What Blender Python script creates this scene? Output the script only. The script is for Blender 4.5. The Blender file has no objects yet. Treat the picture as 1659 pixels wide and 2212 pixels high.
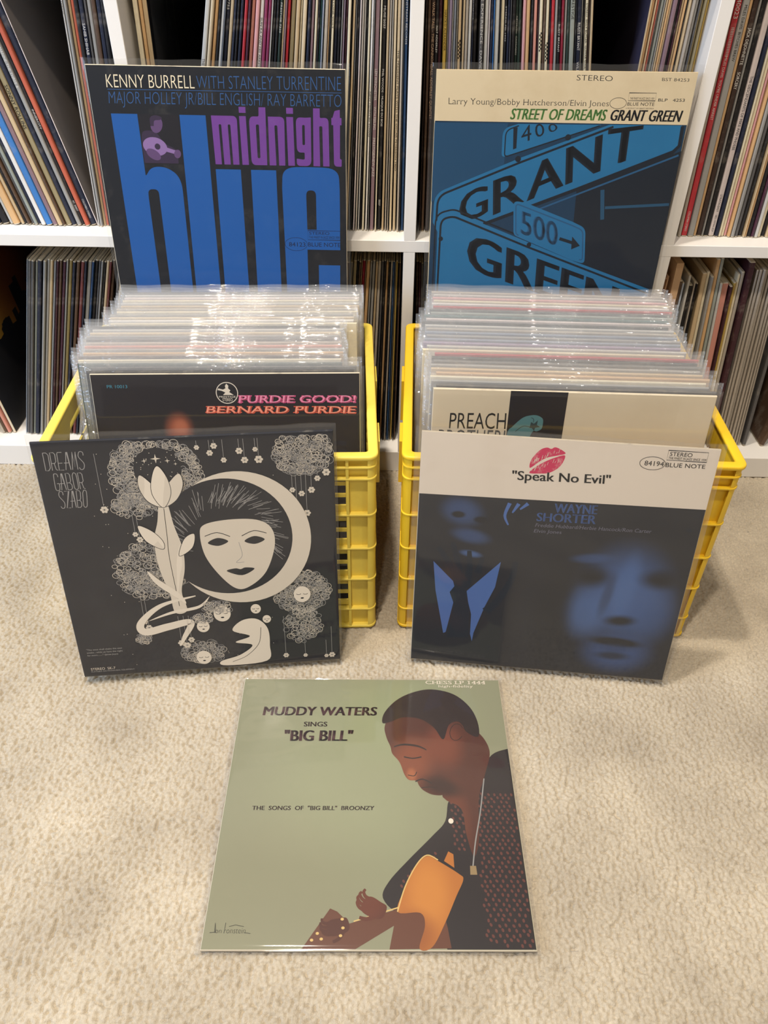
import bpy, math, random
import numpy as np
from mathutils import Matrix, Vector
from mathutils.geometry import tessellate_polygon

random.seed(7)
RNG = np.random.default_rng(11)
CM = 0.01
S = bpy.context.scene
COL = S.collection

# ------------------------------------------------------------------ camera
cam_d = bpy.data.cameras.new('camera')
cam = bpy.data.objects.new('camera', cam_d)
COL.objects.link(cam)
cam_d.sensor_fit = 'HORIZONTAL'
cam_d.sensor_width = 36.0
cam_d.lens = 36.0 * 1690.05 / 1659.0
cam_d.clip_start = 0.02
cam_d.clip_end = 50
_r = Vector((0.99984477, 0.01276087, 0.01214877))
_u = Vector((-0.01749839, 0.63861878, 0.76932429))
_f = Vector((-0.00205881, 0.76941745, -0.63874294))
_m = Matrix((_r, _u, -_f)).transposed().to_4x4()
_m.translation = Vector((-2.633144, -105.431737, 78.557707)) * CM
cam.matrix_world = _m
S.camera = cam

# ------------------------------------------------------------------ light and exposure
S.view_settings.view_transform = 'Standard'
S.view_settings.look = 'None'
S.view_settings.gamma = 1.0
S.view_settings.use_curve_mapping = False
S.view_settings.exposure = 0.0
W = bpy.data.worlds.new('room_ambient')
S.world = W
W.use_nodes = True
W.node_tree.nodes['Background'].inputs['Color'].default_value = (1.0, 0.93, 0.84, 1)
W.node_tree.nodes['Background'].inputs['Strength'].default_value = 0.20

def lamp(name, loc, power, color, size, aim=(0, 0, -1), shape='DISK', spread=150):
    d = bpy.data.lights.new(name, 'AREA')
    d.shape = shape
    d.size = size * CM
    d.energy = power
    d.color = color
    d.spread = math.radians(spread)
    o = bpy.data.objects.new(name, d)
    COL.objects.link(o)
    o.location = Vector(loc) * CM
    o.rotation_euler = Vector(aim).to_track_quat('-Z', 'Y').to_euler()
    return o

WARM = (1.0, 0.90, 0.77)
lamp('ceiling_downlight', (-34, -36, 245), 20, WARM, 10)
lamp('ceiling_downlight', (-24, -105, 245), 23, WARM, 10)
lamp('ceiling_downlight', (95, -110, 245), 7, WARM, 10)
lamp('ceiling_downlight', (-140, -110, 245), 5, WARM, 10)
lamp('ceiling_downlight', (-20, -230, 245), 10, WARM, 10)
lamp('window_daylight', (-190, -100, 105), 30, (0.55, 0.72, 1.0), 90, (1, 0.6, -0.3), 'SQUARE', 170)

try:
    S.cycles.transparent_max_bounces = 32
    S.cycles.max_bounces = 8
except Exception:
    pass

# ------------------------------------------------------------------ materials
def lin(h):
    h = h.lstrip('#')
    out = []
    for i in (0, 2, 4):
        c = int(h[i:i + 2], 16) / 255
        out.append(c / 12.92 if c <= 0.04045 else ((c + 0.055) / 1.055) ** 2.4)
    return out

MATS = {}
def mat(key, hexc, rough=0.55, wear=0.0, wear_hex='d8ccb8', scale=60, spec=0.22, bump=0.0, bscale=200):
    if key in MATS:
        return MATS[key]
    m = bpy.data.materials.new(key)
    m.use_nodes = True
    nt = m.node_tree
    b = nt.nodes['Principled BSDF']
    c = lin(hexc) + [1]
    b.inputs['Base Color'].default_value = c
    b.inputs['Roughness'].default_value = rough
    b.inputs['Specular IOR Level'].default_value = spec
    tc = nt.nodes.new('ShaderNodeTexCoord')
    if wear > 0:
        n = nt.nodes.new('ShaderNodeTexNoise')
        n.inputs['Scale'].default_value = scale
        n.inputs['Detail'].default_value = 6
        n.inputs['Roughness'].default_value = 0.7
        nt.links.new(tc.outputs['Object'], n.inputs['Vector'])
        r = nt.nodes.new('ShaderNodeValToRGB')
        r.color_ramp.elements[0].position = 0.52
        r.color_ramp.elements[1].position = 0.80
        r.color_ramp.elements[0].color = (0, 0, 0, 1)
        r.color_ramp.elements[1].color = (wear, wear, wear, 1)
        nt.links.new(n.outputs['Fac'], r.inputs['Fac'])
        mx = nt.nodes.new('ShaderNodeMix')
        mx.data_type = 'RGBA'
        mx.inputs[6].default_value = c
        mx.inputs[7].default_value = lin(wear_hex) + [1]
        nt.links.new(r.outputs['Color'], mx.inputs[0])
        nt.links.new(mx.outputs[2], b.inputs['Base Color'])
    if bump > 0:
        n2 = nt.nodes.new('ShaderNodeTexNoise')
        n2.inputs['Scale'].default_value = bscale
        n2.inputs['Detail'].default_value = 3
        nt.links.new(tc.outputs['Object'], n2.inputs['Vector'])
        bp = nt.nodes.new('ShaderNodeBump')
        bp.inputs['Strength'].default_value = bump
        bp.inputs['Distance'].default_value = 0.002
        nt.links.new(n2.outputs['Fac'], bp.inputs['Height'])
        nt.links.new(bp.outputs['Normal'], b.inputs['Normal'])
    MATS[key] = m
    return m

def blob_mat(key, base, layers, rough=0.45, grain=0.0):
    """printed picture: soft ellipses of ink. layers: (hex, cx, cz, rx, rz, rot_deg, strength) in cm, local x/z"""
    m = bpy.data.materials.new(key)
    m.use_nodes = True
    nt = m.node_tree
    b = nt.nodes['Principled BSDF']
    b.inputs['Roughness'].default_value = rough
    b.inputs['Specular IOR Level'].default_value = 0.2
    tc = nt.nodes.new('ShaderNodeTexCoord')
    cur = None
    for hx, cx, cz, rx, rz, rot, st in layers:
        mp = nt.nodes.new('ShaderNodeMapping')
        mp.vector_type = 'TEXTURE'
        mp.inputs['Location'].default_value = (cx * CM, 0, cz * CM)
        mp.inputs['Rotation'].default_value = (0, math.radians(rot), 0)
        mp.inputs['Scale'].default_value = (rx * CM, 1.0, rz * CM)
        nt.links.new(tc.outputs['Object'], mp.inputs['Vector'])
        g = nt.nodes.new('ShaderNodeTexGradient')
        g.gradient_type = 'SPHERICAL'
        nt.links.new(mp.outputs['Vector'], g.inputs['Vector'])
        sm = nt.nodes.new('ShaderNodeMapRange')
        sm.interpolation_type = 'SMOOTHSTEP'
        sm.inputs[1].default_value = 0.0
        sm.inputs[2].default_value = 0.75
        nt.links.new(g.outputs['Fac'], sm.inputs[0])
        mm = nt.nodes.new('ShaderNodeMath')
        mm.operation = 'MULTIPLY'
        mm.use_clamp = True
        mm.inputs[1].default_value = st
        nt.links.new(sm.outputs[0], mm.inputs[0])
        mx = nt.nodes.new('ShaderNodeMix')
        mx.data_type = 'RGBA'
        nt.links.new(mm.outputs[0], mx.inputs[0])
        if cur is None:
            mx.inputs[6].default_value = lin(base) + [1]
        else:
            nt.links.new(cur, mx.inputs[6])
        mx.inputs[7].default_value = lin(hx) + [1]
        cur = mx.outputs[2]
    nt.links.new(cur, b.inputs['Base Color'])
    MATS[key] = m
    return m

def plastic(key, milk, gloss=0.055, bump=0.35, sx=14, sz=45, rough=0.07, tint=0.985, dist=0.004):
    m = bpy.data.materials.new(key)
    m.use_nodes = True
    nt = m.node_tree
    nt.nodes.clear()
    out = nt.nodes.new('ShaderNodeOutputMaterial')
    tr = nt.nodes.new('ShaderNodeBsdfTransparent')
    tr.inputs['Color'].default_value = (tint, tint, tint, 1)
    df = nt.nodes.new('ShaderNodeBsdfDiffuse')
    df.inputs['Color'].default_value = (0.86, 0.86, 0.85, 1)
    gl = nt.nodes.new('ShaderNodeBsdfGlossy')
    gl.inputs['Roughness'].default_value = rough
    lw = nt.nodes.new('ShaderNodeLayerWeight')
    lw.inputs['Blend'].default_value = 0.5
    pw = nt.nodes.new('ShaderNodeMath')
    pw.operation = 'POWER'
    pw.inputs[1].default_value = 4.0
    nt.links.new(lw.outputs['Facing'], pw.inputs[0])
    ma = nt.nodes.new('ShaderNodeMath')
    ma.operation = 'MULTIPLY_ADD'
    ma.use_clamp = True
    ma.inputs[1].default_value = 0.5
    ma.inputs[2].default_value = gloss
    nt.links.new(pw.outputs[0], ma.inputs[0])
    m1 = nt.nodes.new('ShaderNodeMixShader')
    m1.inputs[0].default_value = milk
    nt.links.new(tr.outputs[0], m1.inputs[1])
    nt.links.new(df.outputs[0], m1.inputs[2])
    m2 = nt.nodes.new('ShaderNodeMixShader')
    nt.links.new(ma.outputs[0], m2.inputs[0])
    nt.links.new(m1.outputs[0], m2.inputs[1])
    nt.links.new(gl.outputs[0], m2.inputs[2])
    nt.links.new(m2.outputs[0], out.inputs['Surface'])
    tc = nt.nodes.new('ShaderNodeTexCoord')
    mp = nt.nodes.new('ShaderNodeMapping')
    mp.inputs['Scale'].default_value = (sx, 30, sz)
    nt.links.new(tc.outputs['Object'], mp.inputs['Vector'])
    n = nt.nodes.new('ShaderNodeTexNoise')
    n.inputs['Scale'].default_value = 1.0
    n.inputs['Detail'].default_value = 2.5
    n.inputs['Distortion'].default_value = 0.8
    nt.links.new(mp.outputs['Vector'], n.inputs['Vector'])
    bp = nt.nodes.new('ShaderNodeBump')
    bp.inputs['Strength'].default_value = bump
    bp.inputs['Distance'].default_value = dist
    nt.links.new(n.outputs['Fac'], bp.inputs['Height'])
    nt.links.new(bp.outputs['Normal'], gl.inputs['Normal'])
    MATS[key] = m
    return m

# ------------------------------------------------------------------ mesh helpers (all in cm)
class MB:
    def __init__(self):
        self.v, self.f, self.mi = [], [], []
    def add(self, verts, faces, mi=0):
        o = len(self.v)
        self.v += [tuple(p) for p in verts]
        self.f += [tuple(i + o for i in f) for f in faces]
        self.mi += [mi] * len(faces)
        return self
    def box(self, x0, x1, y0, y1, z0, z1, mi=0, M=None):
        p = [Vector((x, y, z)) for z in (z0, z1) for y in (y0, y1) for x in (x0, x1)]
        if M is not None:
            p = [M @ a for a in p]
        return self.add(p, [(0, 2, 3, 1), (4, 5, 7, 6), (0, 1, 5, 4), (2, 6, 7, 3), (0, 4, 6, 2), (1, 3, 7, 5)], mi)
    def rounded_ring(self, W, D, in_o, in_i, r, z0, z1, mi=0, n=5, bev=0.0):
        """rounded-rectangle ring plate: outer edge inset in_o, inner edge inset in_i"""
        def loop(ins, rad):
            pts = []
            x0, x1, y0, y1 = ins, W - ins, ins, D - ins
            for cx, cy, a0 in ((x1 - rad, y0 + rad, -90), (x1 - rad, y1 - rad, 0), (x0 + rad, y1 - rad, 90), (x0 + rad, y0 + rad, 180)):
                for k in range(n + 1):
                    a = math.radians(a0 + 90 * k / n)
                    pts.append((cx + rad * math.cos(a), cy + rad * math.sin(a)))
            return pts
        ri = max(0.35, r - (in_i - in_o))
        b = bev
        prof = [(in_o, z0 + b), (in_o + b * .3, z0 + b * .3), (in_o + b, z0), (in_i - b, z0), (in_i, z0 + b), (in_i, z1 - b), (in_i - b * .3, z1 - b * .3), (in_i - b, z1), (in_o + b, z1), (in_o + b * .3, z1 - b * .3), (in_o, z1 - b)] if b > 0 else [(in_o, z0), (in_i, z0), (in_i, z1), (in_o, z1)]
        loops = []
        for ins, z in prof:
            k = (ins - in_o) / max(1e-6, in_i - in_o)
            loops.append([(x, y, z) for x, y in loop(ins, r + (ri - r) * k)])
        N = len(loops[0])
        vs = [p for l in loops for p in l]
        fs = []
        P = len(prof)
        for a in range(P):
            c = (a + 1) % P
            for i in range(N):
                j = (i + 1) % N
                fs.append((a * N + j, a * N + i, c * N + i, c * N + j))
        return self.add(vs, fs, mi)
    def build(self, name, mats, parent=None, smooth=False):
        return mk(name, self.v, self.f, mats, parent, self.mi, smooth)

def mk(name, v, f, mats, parent=None, mi=None, smooth=False):
    me = bpy.data.meshes.new(name)
    me.from_pydata([(a * CM, b * CM, c * CM) for a, b, c in v], [], f)
    for m in (mats if isinstance(mats, (list, tuple)) else [mats]):
        me.materials.append(m)
    if mi is not None and len(set(mi)) > 1:
        me.polygons.foreach_set('material_index', mi)
    if smooth:
        me.polygons.foreach_set('use_smooth', [True] * len(f))
    me.update()
    o = bpy.data.objects.new(name, me)
    COL.objects.link(o)
    if parent is not None:
        o.parent = parent
    return o

def empty(name, M):
    o = bpy.data.objects.new(name, None)
    o.empty_display_size = 0.05
    COL.objects.link(o)
    o.matrix_world = M
    return o

def tag(o, label, cat, group=None):
    o['label'] = label
    o['category'] = cat
    if group:
        o['group'] = group
    return o

def structure(o):
    o['kind'] = 'structure'
    return o

# ------------------------------------------------------------------ lettering
_fc = {}
def glyphs(body, weight=0.0, res=3):
    """flat triangles of a line of text; x in 0..1 over its width, y in cap heights"""
    key = (body, round(weight, 4), res)
    if key in _fc:
        return _fc[key]
    def raw(b):
        cu = bpy.data.curves.new('t', 'FONT')
        cu.body = b
        cu.size = 1.0
        cu.resolution_u = res
        cu.offset = weight
        ob = bpy.data.objects.new('t', cu)
        me = bpy.data.meshes.new_from_object(ob)
        vs = [(p.co.x, p.co.y) for p in me.vertices]
        fs = [tuple(p.vertices) for p in me.polygons]
        bpy.data.objects.remove(ob)
        bpy.data.curves.remove(cu)
        bpy.data.meshes.remove(me)
        return vs, fs
    hv, _ = raw('H')
    cap0, cap1 = min(y for _, y in hv), max(y for _, y in hv)
    vs, fs = raw(body)
    xs = [x for x, _ in vs]
    x0, x1 = min(xs), max(xs)
    out = ([((x - x0) / (x1 - x0), (y - cap0) / (cap1 - cap0)) for x, y in vs], fs)
    _fc[key] = out
    return out

class Art:
    """flat printing on a square cover; u to the right, v down from the top edge, in cm"""
    def __init__(self, size):
        self.S = size
        self.layers = {}
        self.n = 0
        self._h = False
    @property
    def hold(self):
        return self._h
    @hold.setter
    def hold(self, v):
        if v and not self._h:
            self.n += 1
        self._h = v
    def _put(self, part, m, pts, faces):
        if not self.hold:
            self.n += 1
        d = -0.006 - 0.0005 * self.n
        L = self.layers.setdefault(part, (MB(), []))
        if m not in L[1]:
            L[1].append(m)
        out = []
        for f in faces:                       # face the viewer (local -y)
            a, b, c = pts[f[0]], pts[f[1]], pts[f[2]]
            ar = (b[0] - a[0]) * (c[1] - a[1]) - (b[1] - a[1]) * (c[0] - a[0])
            out.append(f if ar < 0 else tuple(reversed(f)))
        L[0].add([(u, d, self.S - v) for u, v in pts], out, L[1].index(m))
    def poly(self, part, m, pts, holes=()):
        loops = [[Vector((u, v, 0)) for u, v in l] for l in ([pts] + list(holes))]
        tris = tessellate_polygon(loops)
        self._put(part, m, [(p.x, p.y) for l in loops for p in l], [tuple(t) for t in tris])
    def rect(self, part, m, u0, v0, u1, v1):
        self._put(part, m, [(u0, v0), (u1, v0), (u1, v1), (u0, v1)], [(0, 1, 2, 3)])
    def ell(self, part, m, c, rx, ry, rot=0, n=28):
        a0 = math.radians(rot)
        pts = []
        for k in range(n):
            a = 2 * math.pi * k / n
            x, y = rx * math.cos(a), ry * math.sin(a)
            pts.append((c[0] + x * math.cos(a0) - y * math.sin(a0), c[1] + x * math.sin(a0) + y * math.cos(a0)))
        self._put(part, m, pts, [tuple(range(n))])
    def ring(self, part, m, c, rx, ry, w, n=28, a0=0, a1=360, rot=0):
        self.stroke(part, m, arc(c, rx, ry, a0, a1, n, rot), w, abs(a1 - a0) >= 360)
    def stroke(self, part, m, pts, w, closed=False, taper=None):
        N = len(pts)
        vs, fs = [], []
        for i in range(N):
            a = pts[(i - 1) % N] if (closed or i > 0) else pts[i]
            b = pts[(i + 1) % N] if (closed or i < N - 1) else pts[i]
            dx, dy = b[0] - a[0], b[1] - a[1]
            l = math.hypot(dx, dy) or 1
            ww = w * (taper(i / max(1, N - 1)) if taper else 1) / 2
            # mitre for sharp corners
            k = 1.0
            if 0 < i < N - 1 or closed:
                p = pts[i]
                d1 = math.hypot(p[0] - a[0], p[1] - a[1]) or 1
                k = 1 / max(0.5, abs(((p[0] - a[0]) * dx + (p[1] - a[1]) * dy) / (d1 * l)))
            vs += [(pts[i][0] - dy / l * ww * k, pts[i][1] + dx / l * ww * k), (pts[i][0] + dy / l * ww * k, pts[i][1] - dx / l * ww * k)]
        for i in range(N if closed else N - 1):
            j = (i + 1) % N
            fs.append((2 * i, 2 * j, 2 * j + 1, 2 * i + 1))
        self._put(part, m, vs, fs)
    def text(self, part, m, body, q, weight=0.0, slant=0.0, res=3):
        """q: top-left, top-right, bottom-right, bottom-left corners of the capitals"""
        TL, TR, BR, BL = q
        if weight > 0.022:                    # heavier: struck again a hair to each side
            n = len(body)
            d = (weight - 0.004) * 1.5 * math.hypot(TL[0] - BL[0], TL[1] - BL[1])
            e = d / (math.hypot(TR[0] - TL[0], TR[1] - TL[1]) or 1)
            h = self._h
            for k in (-1, -.33, .33, 1):
                du, dv = (TR[0] - TL[0]) * e * k, (TR[1] - TL[1]) * e * k
                self.text(part, m, body, [(u + du, v + dv) for u, v in q], 0.0, slant, res)
                self.hold = True
            self._h = h
            return
        g, fs = glyphs(body, min(weight, 0.0), res)
        pts = []
        for x, y in g:
            x += slant * (y - 0.5)
            a = [TL[i] + (TR[i] - TL[i]) * x for i in (0, 1)]
            b = [BL[i] + (BR[i] - BL[i]) * x for i in (0, 1)]
            pts.append((b[0] + (a[0] - b[0]) * y, b[1] + (a[1] - b[1]) * y))
        self._put(part, m, pts, fs)
    def build(self, parent):
        for part, (mb, ms) in self.layers.items():
            mb.build(part, ms, parent)

def arc(c, rx, ry, a0, a1, n=16, rot=0):
    r = math.radians(rot)
    closed = abs(a1 - a0) >= 360
    out = []
    for k in range(n if closed else n + 1):
        a = math.radians(a0 + (a1 - a0) * k / n)
        x, y = rx * math.cos(a), ry * math.sin(a)
        out.append((c[0] + x * math.cos(r) - y * math.sin(r), c[1] + x * math.sin(r) + y * math.cos(r)))
    return out

def smooth_path(pts, n=6, closed=False):
    """Catmull-Rom through the points"""
    out = []
    N = len(pts)
    rng = range(N if closed else N - 1)
    for i in rng:
        p = [pts[(i + k) % N] if closed else pts[min(max(i + k, 0), N - 1)] for k in (-1, 0, 1, 2)]
        for s in range(n):
            t = s / n
            out.append(tuple(0.5 * (2 * p[1][j] + (p[2][j] - p[0][j]) * t + (2 * p[0][j] - 5 * p[1][j] + 4 * p[2][j] - p[3][j]) * t * t + (3 * p[1][j] - p[0][j] - 3 * p[2][j] + p[3][j]) * t ** 3) for j in (0, 1)))
    if not closed:
        out.append(tuple(pts[-1]))
    return out

# ------------------------------------------------------------------ the room
def build_floor():
    """cut-pile carpet: every tuft is a real bump of the surface"""
    def axis(a, b, step, lo, hi):
        mid = np.arange(a, b + step / 2, step)
        left = [lo, lo * .7 + a * .3, lo * .4 + a * .6, lo * .15 + a * .85]
        right = [hi * .15 + b * .85, hi * .4 + b * .6, hi * .7 + b * .3, hi]
        return np.concatenate([left, mid, right])
    st = 0.135
    X = axis(-74, 70, st, -320, 320)
    Y = axis(-96, 1.5, st, -380, 42)
    nx, ny = len(X), len(Y)
    gx, gy = np.meshgrid(X, Y)
    # tufts: distance to the nearest of jittered points
    cell = 0.43
    cx, cy = np.floor(gx / cell).astype(int), np.floor(gy / cell).astype(int)
    def rnd(i, j, k):
        h = (i * 374761393 + j * 668265263 + k * 2147483647) & 0xffffffff
        h = ((h ^ (h >> 13)) * 1274126177) & 0xffffffff
        return ((h ^ (h >> 16)) & 0xffff) / 65535.0
    f1 = np.full(gx.shape, 9.0)
    hid = np.zeros(gx.shape)
    for dj in (-1, 0, 1):
        for di in (-1, 0, 1):
            i, j = cx + di, cy + dj
            px = (i + 0.1 + 0.8 * rnd(i, j, 1)) * cell
            py = (j + 0.1 + 0.8 * rnd(i, j, 2)) * cell
            d = np.hypot(gx - px, gy - py)
            nearer = d < f1
            f1 = np.where(nearer, d, f1)
            hid = np.where(nearer, rnd(i, j, 3), hid)
    def vnoise(s, k):
        x, y = gx / s, gy / s
        i, j = np.floor(x).astype(int), np.floor(y).astype(int)
        u, v = x - i, y - j
        u, v = u * u * (3 - 2 * u), v * v * (3 - 2 * v)
        return (rnd(i, j, k) * (1 - u) + rnd(i + 1, j, k) * u) * (1 - v) + (rnd(i, j + 1, k) * (1 - u) + rnd(i + 1, j + 1, k) * u) * v
    z = 0.46 * np.sqrt(np.clip(1 - (f1 / 0.32) ** 2, 0, 1)) + 0.12 * hid + 0.04 * vnoise(1.3, 5) + 0.20 * vnoise(9, 6)
    z = z - 0.54
    inside = (gx > -75) & (gx < 71) & (gy > -97) & (gy < 2.5)
    z = np.where(inside, z, 0.0)
    co = np.stack([gx, gy, z], -1).reshape(-1, 3) * CM
    idx = np.arange(nx * ny).reshape(ny, nx)
    q = np.stack([idx[:-1, :-1], idx[:-1, 1:], idx[1:, 1:], idx[1:, :-1]], -1).reshape(-1, 4)
    me = bpy.data.meshes.new('floor')
    me.vertices.add(len(co))
    me.vertices.foreach_set('co', co.ravel())
    me.loops.add(q.size)
    me.loops.foreach_set('vertex_index', q.ravel().astype(np.int32))
    me.polygons.add(len(q))
    me.polygons.foreach_set('loop_start', np.arange(0, q.size, 4, dtype=np.int32))
    me.polygons.foreach_set('loop_total', np.full(len(q), 4, dtype=np.int32))
    me.polygons.foreach_set('use_smooth', np.ones(len(q), dtype=bool))
    me.update(calc_edges=True)
    m = bpy.data.materials.new('beige carpet pile')
    m.use_nodes = True
    nt = m.node_tree
    b = nt.nodes['Principled BSDF']
    b.inputs['Roughness'].default_value = 0.95
    b.inputs['Specular IOR Level'].default_value = 0.1
    b.inputs['Sheen Weight'].default_value = 0.25
    b.inputs['Sheen Roughness'].default_value = 0.5
    tc = nt.nodes.new('ShaderNodeTexCoord')
    def noise(scale, det, lo, hi):
        n = nt.nodes.new('ShaderNodeTexNoise')
        n.inputs['Scale'].default_value = scale
        n.inputs['Detail'].default_value = det
        nt.links.new(tc.outputs['Object'], n.inputs['Vector'])
        r = nt.nodes.new('ShaderNodeMapRange')
        r.inputs[1].default_value = 0.3
        r.inputs[2].default_value = 0.7
        r.inputs[3].default_value = lo
        r.inputs[4].default_value = hi
        nt.links.new(n.outputs['Fac'], r.inputs[0])
        return n, r
    _, r1 = noise(9, 4, 0.0, 1.0)
    mx = nt.nodes.new('ShaderNodeMix')
    mx.data_type = 'RGBA'
    mx.inputs[6].default_value = lin('a89c89') + [1]
    mx.inputs[7].default_value = lin('c2b6a1') + [1]
    nt.links.new(r1.outputs[0], mx.inputs[0])
    _, r2 = noise(330, 3, 0.86, 1.08)
    mu = nt.nodes.new('ShaderNodeMix')
    mu.data_type = 'RGBA'
    mu.blend_type = 'MULTIPLY'
    mu.inputs[0].default_value = 1.0
    nt.links.new(mx.outputs[2], mu.inputs[6])
    nt.links.new(r2.outputs[0], mu.inputs[7])
    nt.links.new(mu.outputs[2], b.inputs['Base Color'])
    n3, _ = noise(900, 2, 0, 1)
    bp = nt.nodes.new('ShaderNodeBump')
    bp.inputs['Strength'].default_value = 0.6
    bp.inputs['Distance'].default_value = 0.0012
    nt.links.new(n3.outputs['Fac'], bp.inputs['Height'])
    nt.links.new(bp.outputs['Normal'], b.inputs['Normal'])
    me.materials.append(m)
    o = bpy.data.objects.new('floor', me)
    COL.objects.link(o)
    structure(o)
build_floor()

structure(MB().box(-320, 320, 41.0, 44.0, -1, 250).build('wall_back', mat('warm white wall paint', 'd8d0c4', 0.85, bump=0.1)))

# ------------------------------------------------------------------ the shelf
WHITE = mat('white shelf laminate', 'e9e5df', 0.42, bump=0.05, bscale=900)
GAP_SHADE = mat('gap shade black', '0a090a', 0.8)
shelf = empty('record_shelf', Matrix.Translation((0, 0, 0)))
tag(shelf, 'white cube shelf full of records standing behind the two yellow crates', 'shelf')
def board(name, *b):
    mb = MB()
    x0, x1, y0, y1, z0, z1 = b
    e = 0.06
    # softly broken front edges
    if z1 - z0 < x1 - x0:
        prof = [(y0, z0 + e), (y0 + e, z0), (y1, z0), (y1, z1), (y0 + e, z1), (y0, z1 - e)]
        vs = [(x, y, z) for x in (x0, x1) for y, z in prof]
    else:
        prof = [(x0 + e, y0), (x1 - e, y0), (x1, y0 + e), (x1, y1), (x0, y1), (x0, y0 + e)]
        vs = [(x, y, z) for z in (z0, z1) for x, y in prof]
    n = len(prof)
    fs = [tuple(range(n)), tuple(reversed(range(n, 2 * n)))] + [((i + 1) % n, i, i + n, (i + 1) % n + n) for i in range(n)]
    mb.add(vs, fs)
    o = mb.build(name, WHITE, shelf)
    return o
board('bottom_board', -71.0, 71.0, 0, 39, 0.05, 3.9)
board('middle_board', -69.4, 69.4, 0, 39, 37.4, 39.0)
board('top_board', -74.9, 74.9, 0, 39, 72.5, 76.4)
for sx in (-1, 1):
    board('side_panel', *(sorted((sx * 71.0, sx * 74.9))), 0, 39, 0.05, 72.5)
    for z0, z1 in ((3.9, 37.4), (39.0, 72.5)):
        board('divider', *(sorted((sx * 34.3, sx * 35.9))), 0.02, 38.9, z0, z1)
for z0, z1 in ((3.9, 37.4), (39.0, 72.5)):
    board('divider', -0.8, 0.8, 0.02, 38.9, z0, z1)
MB().box(-74.9, 74.9, 39.0, 39.4, 0.05, 76.4).build('added_dark_backing', GAP_SHADE, shelf)  # added sheet, painted black to give the deep shade of the gaps

# ------------------------------------------------------------------ records standing in the shelf
PAL = dict(cr=('cream', 'e2d6b8'), tan=('tan', 'c9b08a'), otan=('orange tan', 'd0a878'), ltan=('pale tan', 'd8c4a2'), wh=('white', 'e6e2dc'),
           lg=('light grey', 'c4c2bc'), g=('grey', '9a9894'), dg=('dark grey', '5c5a5a'), bk=('black', '1e1c1e'), nv=('navy', '23283a'),
           bl=('blue', '3d78b8'), dbl=('dark blue', '2c4a70'), teal=('teal', '3c6668'), dgn=('dark green', '2a3a32'), rd=('red', 'b8323a'),
           pk=('pink', 'd8a0a0'), sal=('salmon', 'd09080'), mag=('magenta', '8a3458'), pl=('plum', '4a2838'), mv=('mauve', '8a7078'),
           pu=('lilac', '9a8ca8'), br=('brown', '5a4434'), dbr=('dark brown', '3a2a24'), orr=('orange red', 'c0624a'), ye=('yellow', 'c8aa50'),
           ol=('olive', '9a8c6a'), wg=('warm grey', 'b4aa9c'), pw=('pinkish white', 'ddcfca'), mu=('mustard', 'b89a50'), mar=('maroon', '402028'),
           cri=('crimson', '8c1c30'), gb=('blue grey', '8a94a4'), bw=('pale blue', 'c0ccdc'), gg=('green grey', '9aa098'), dr=('dull red', '6e3836'), dy=('dull yellow', '8c7a4c'))
DARK = {'dg', 'bk', 'nv', 'dbl', 'teal', 'dgn', 'rd', 'mag', 'pl', 'br', 'dbr', 'mar', 'cri', 'bl', 'mv', 'dr', 'dy'}
def paper(k):
    return mat('%s record card' % PAL[k][0], PAL[k][1], 0.5, 0.5 if k in DARK else 0.35, 'b0a698' if k in DARK else '8a7660', 34, 0.35)
CARD_EDGE = mat('worn card edge', 'd8cbb2', 0.8, 0.6, '8a7458', 50)
CLEAR = plastic('clear sleeve plastic', 0.03, 0.05, 0.3, 6, 8)
MILKY = plastic('hazy sleeve plastic', 0.085, 0.045, 1.0, 11, 55, 0.05, dist=0.014)
INK = mat('black printing ink', '1a1818', 0.5)
CHALK = mat('white printing ink', 'd8d4cc', 0.5)

ONES = ['', 'first', 'second', 'third', 'fourth', 'fifth', 'sixth', 'seventh', 'eighth', 'ninth', 'tenth', 'eleventh', 'twelfth', 'thirteenth', 'fourteenth', 'fifteenth', 'sixteenth', 'seventeenth', 'eighteenth', 'nineteenth']
TENS = {2: 'twent', 3: 'thirt', 4: 'fort', 5: 'fift', 6: 'sixt', 7: 'sevent', 8: 'eight', 9: 'ninet'}
def ordinal(n):
    if n < 20:
        return ONES[n]
    t, o = divmod(n, 10)
    return TENS[t] + ('ieth' if o == 0 else 'y ' + ONES[o])

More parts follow.
